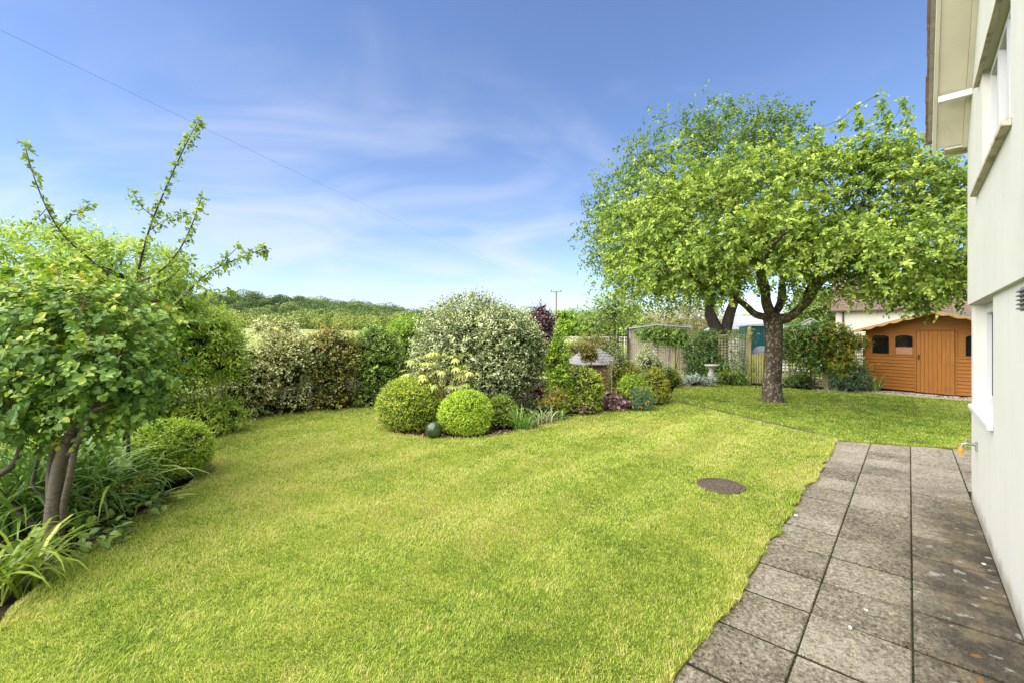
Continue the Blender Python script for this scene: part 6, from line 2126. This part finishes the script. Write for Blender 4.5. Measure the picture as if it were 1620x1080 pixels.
broad_clump('low_plant', 'low mixed green foliage filling the island under the big shrub', 'plant', 800, 650, 520, 0.075, L_GREEN, 1.0, 0.35, group=IG)
broad_clump('low_plant', 'blue green leaves between the lime mound and plum leaves', 'plant', 965, 622, 260, 0.07, L_BLUE, 0.6, 0.40, group=IG)

# ------------------------------------------------------------------ along the trellis
TG = 'plants along the trellis'


def climber(name, label, pts, Y_of, m, n, size, rp, group=TG, flowers=None, tbase=0.42, tpl=OVAL, nfl=60):
    SEED[0] += 1
    rng = np.random.default_rng(SEED[0])
    c0 = P(pts[0][0], 530, Y_of(pts[0][0]))
    global b0
    b0 = np.array((c0[0], c0[1], 0.0))
    o = thing(name, label, 'climber', tuple(b0), group=group)
    bl = []
    for x, y, r, q in pts:
        Y = Y_of(x)
        c, rr = cb(x, y, Y, r, q, 0.26)
        bl.append((c, rr))
    p, nr = blob_points(rng, n, bl, 0.6, 0.3, 12, zmin=0.05)
    leaves_obj([shoot_leaves(rng, p, nr, 0.18, 6, size, up=0.1, spread=0.6, ang=60, droop=0.4, tbase=tbase, tvar=0.35, ttip=0.2)], 'foliage', m, o, tpl)
    mb = MB()
    for c, rr in bl:
        q = smooth_path([(c[0] * 0.7 + rng.normal(0, 0.1), c[1] * 0.7 + 0.03, -0.05), (c[0] * 0.85, c[1] * 0.85, c[2] * 0.5), c], 5)
        mb.tube(q, np.linspace(0.02, 0.006, len(q)), 5, cap=False)
    mb.build('stems', m_twig, o)
    if flowers:
        p, nr = blob_points(rng, nfl, bl, 0.05, 0.3, zmin=0.3)
        blooms(o, rng, p - np.array((0, 0.08, 0)), nr, 0.05, 7, 0.042, flowers)
    return o


def fence_Y(px):
    """depth of the trellis face under a photo column"""
    k = (px - 810) / FPX
    t_ = (k * FB[1] - FB[0]) / (FD[0] - k * FD[1])
    return FB[1] + FD[1] * t_ - 0.12


climber('clematis', 'leafy green climber spilling over the top of the left trellis', [(1040, 529, 26, 9), (1062, 530, 22, 12), (1078, 534, 14, 12), (1020, 527, 14, 6)], fence_Y, L_GREEN, 900, 0.085, 0.3, tbase=0.48)
climber('ivy', 'dense dark ivy on the trellis behind the bird bath', [(1108, 555, 20, 26), (1122, 570, 20, 30), (1098, 575, 16, 28), (1118, 535, 16, 12), (1135, 590, 14, 14)], fence_Y, L_GREEN, 1500, 0.075, 0.3, tbase=0.18)
climber('climbing_vine', 'sparse green vine on the bare trellis left of the gate', [(1160, 572, 20, 26), (1175, 585, 14, 20), (1150, 530, 24, 5), (1180, 528, 14, 5)], fence_Y, L_GREEN, 330, 0.065, 0.3, tbase=0.4)
climber('honeysuckle', 'orange flowered climber over the trellis right of the trunk', [(1262, 532, 26, 18), (1285, 536, 22, 20), (1248, 545, 14, 24), (1300, 525, 20, 14), (1278, 560, 20, 18), (1290, 570, 8, 18)], fence_Y, L_GREEN, 1700, 0.08, 0.3, flowers=F_ORANGE, tbase=0.42, nfl=70)
climber('honeysuckle', 'yellow and orange flowered climber hanging right of the fence post', [(1322, 528, 16, 16), (1330, 548, 12, 22), (1326, 575, 12, 16), (1352, 540, 14, 8)], lambda x: 13.05, L_GOLD, 900, 0.075, 0.3, flowers=F_ORANGE, tbase=0.25, nfl=60)
shrub('euphorbia_shrub', 'blue green euphorbia with yellow domed heads beside the orange shed', 'shrub', (1312, 1378, 568, 617), 12.6, L_BLUE, 1700, 0.085, NARROW, 9, 0.26, 0.6, amp=0.25, corf=0.65, group=TG, up=0.8, tbase=0.45, nstem=5)
for j, (px, py, lab) in enumerate(((1321, 580, 'small'), (1352, 576, 'large'))):
    pass
rng = np.random.default_rng(170)
sh = [o for o in bpy.data.objects if o.name.startswith('euphorbia_shrub')][0]
b0 = np.array(sh.location)
for x, y, r in ((1322, 580, 5), (1345, 563, 7), (1358, 577, 10), (1340, 580, 7), (1330, 595, 4)):
    p = W_(x, y, 12.75) + rng.normal(0, 1, (70, 3)) * np.array((S(r, 12.7), 0.12, S(r * 0.5, 12.7)))
    leaves_obj([shoot_leaves(rng, p, np.repeat([[0, -0.2, 1.0]], len(p), 0), 0.08, 6, 0.045, 0.3, 0.5, 65, tbase=0.5)], 'flower_head', L_GOLD, sh, OVAL)
strap_plant('iris', 'dark green pointed leaves at the left foot of the orange shed', 'plant', 1383, 618, 46, 0.62, 0.03, L_STRAP, 0.12, TG, e0=(45, 88), bend=0.9)
shrub('low_hedge', 'dark low foliage at the foot of the trellis right of the trunk', 'bush', (1240, 1290, 590, 615), 13.5, L_GREEN, 800, 0.065, OVAL, 6, 0.16, 0.5, amp=0.25, corf=0.7, group=TG, tbase=0.30, nstem=0)
shrub('senecio', 'silver grey leafy plant left of the bird bath', 'plant', (1080, 1116, 592, 608), 13.9, L_SILVER, 420, 0.06, OVAL, 7, 0.2, 0.7, amp=0.3, corf=0.4, group=TG, up=0.7, tbase=0.5, nstem=0)
shrub('senecio', 'small silver grey plant at the right foot of the bird bath', 'plant', (1114, 1134, 594, 608), 13.9, L_SILVER, 160, 0.05, OVAL, 7, 0.2, 0.7, amp=0.3, corf=0.0, group=TG, up=0.8, tbase=0.5, nstem=3)
shrub('low_hedge', 'green low plants between the bird bath and the gate', 'bush', (1130, 1184, 585, 607), 14.2, L_GREEN, 900, 0.06, OVAL, 6, 0.16, 0.4, amp=0.3, corf=0.6, group=TG, tbase=0.5, nstem=0)
strap_plant('iris', 'thin green sword leaves by the gate post', 'plant', 1178, 607.5, 40, 0.5, 0.022, L_STRAP, 0.12, TG, e0=(45, 88), bend=0.9)
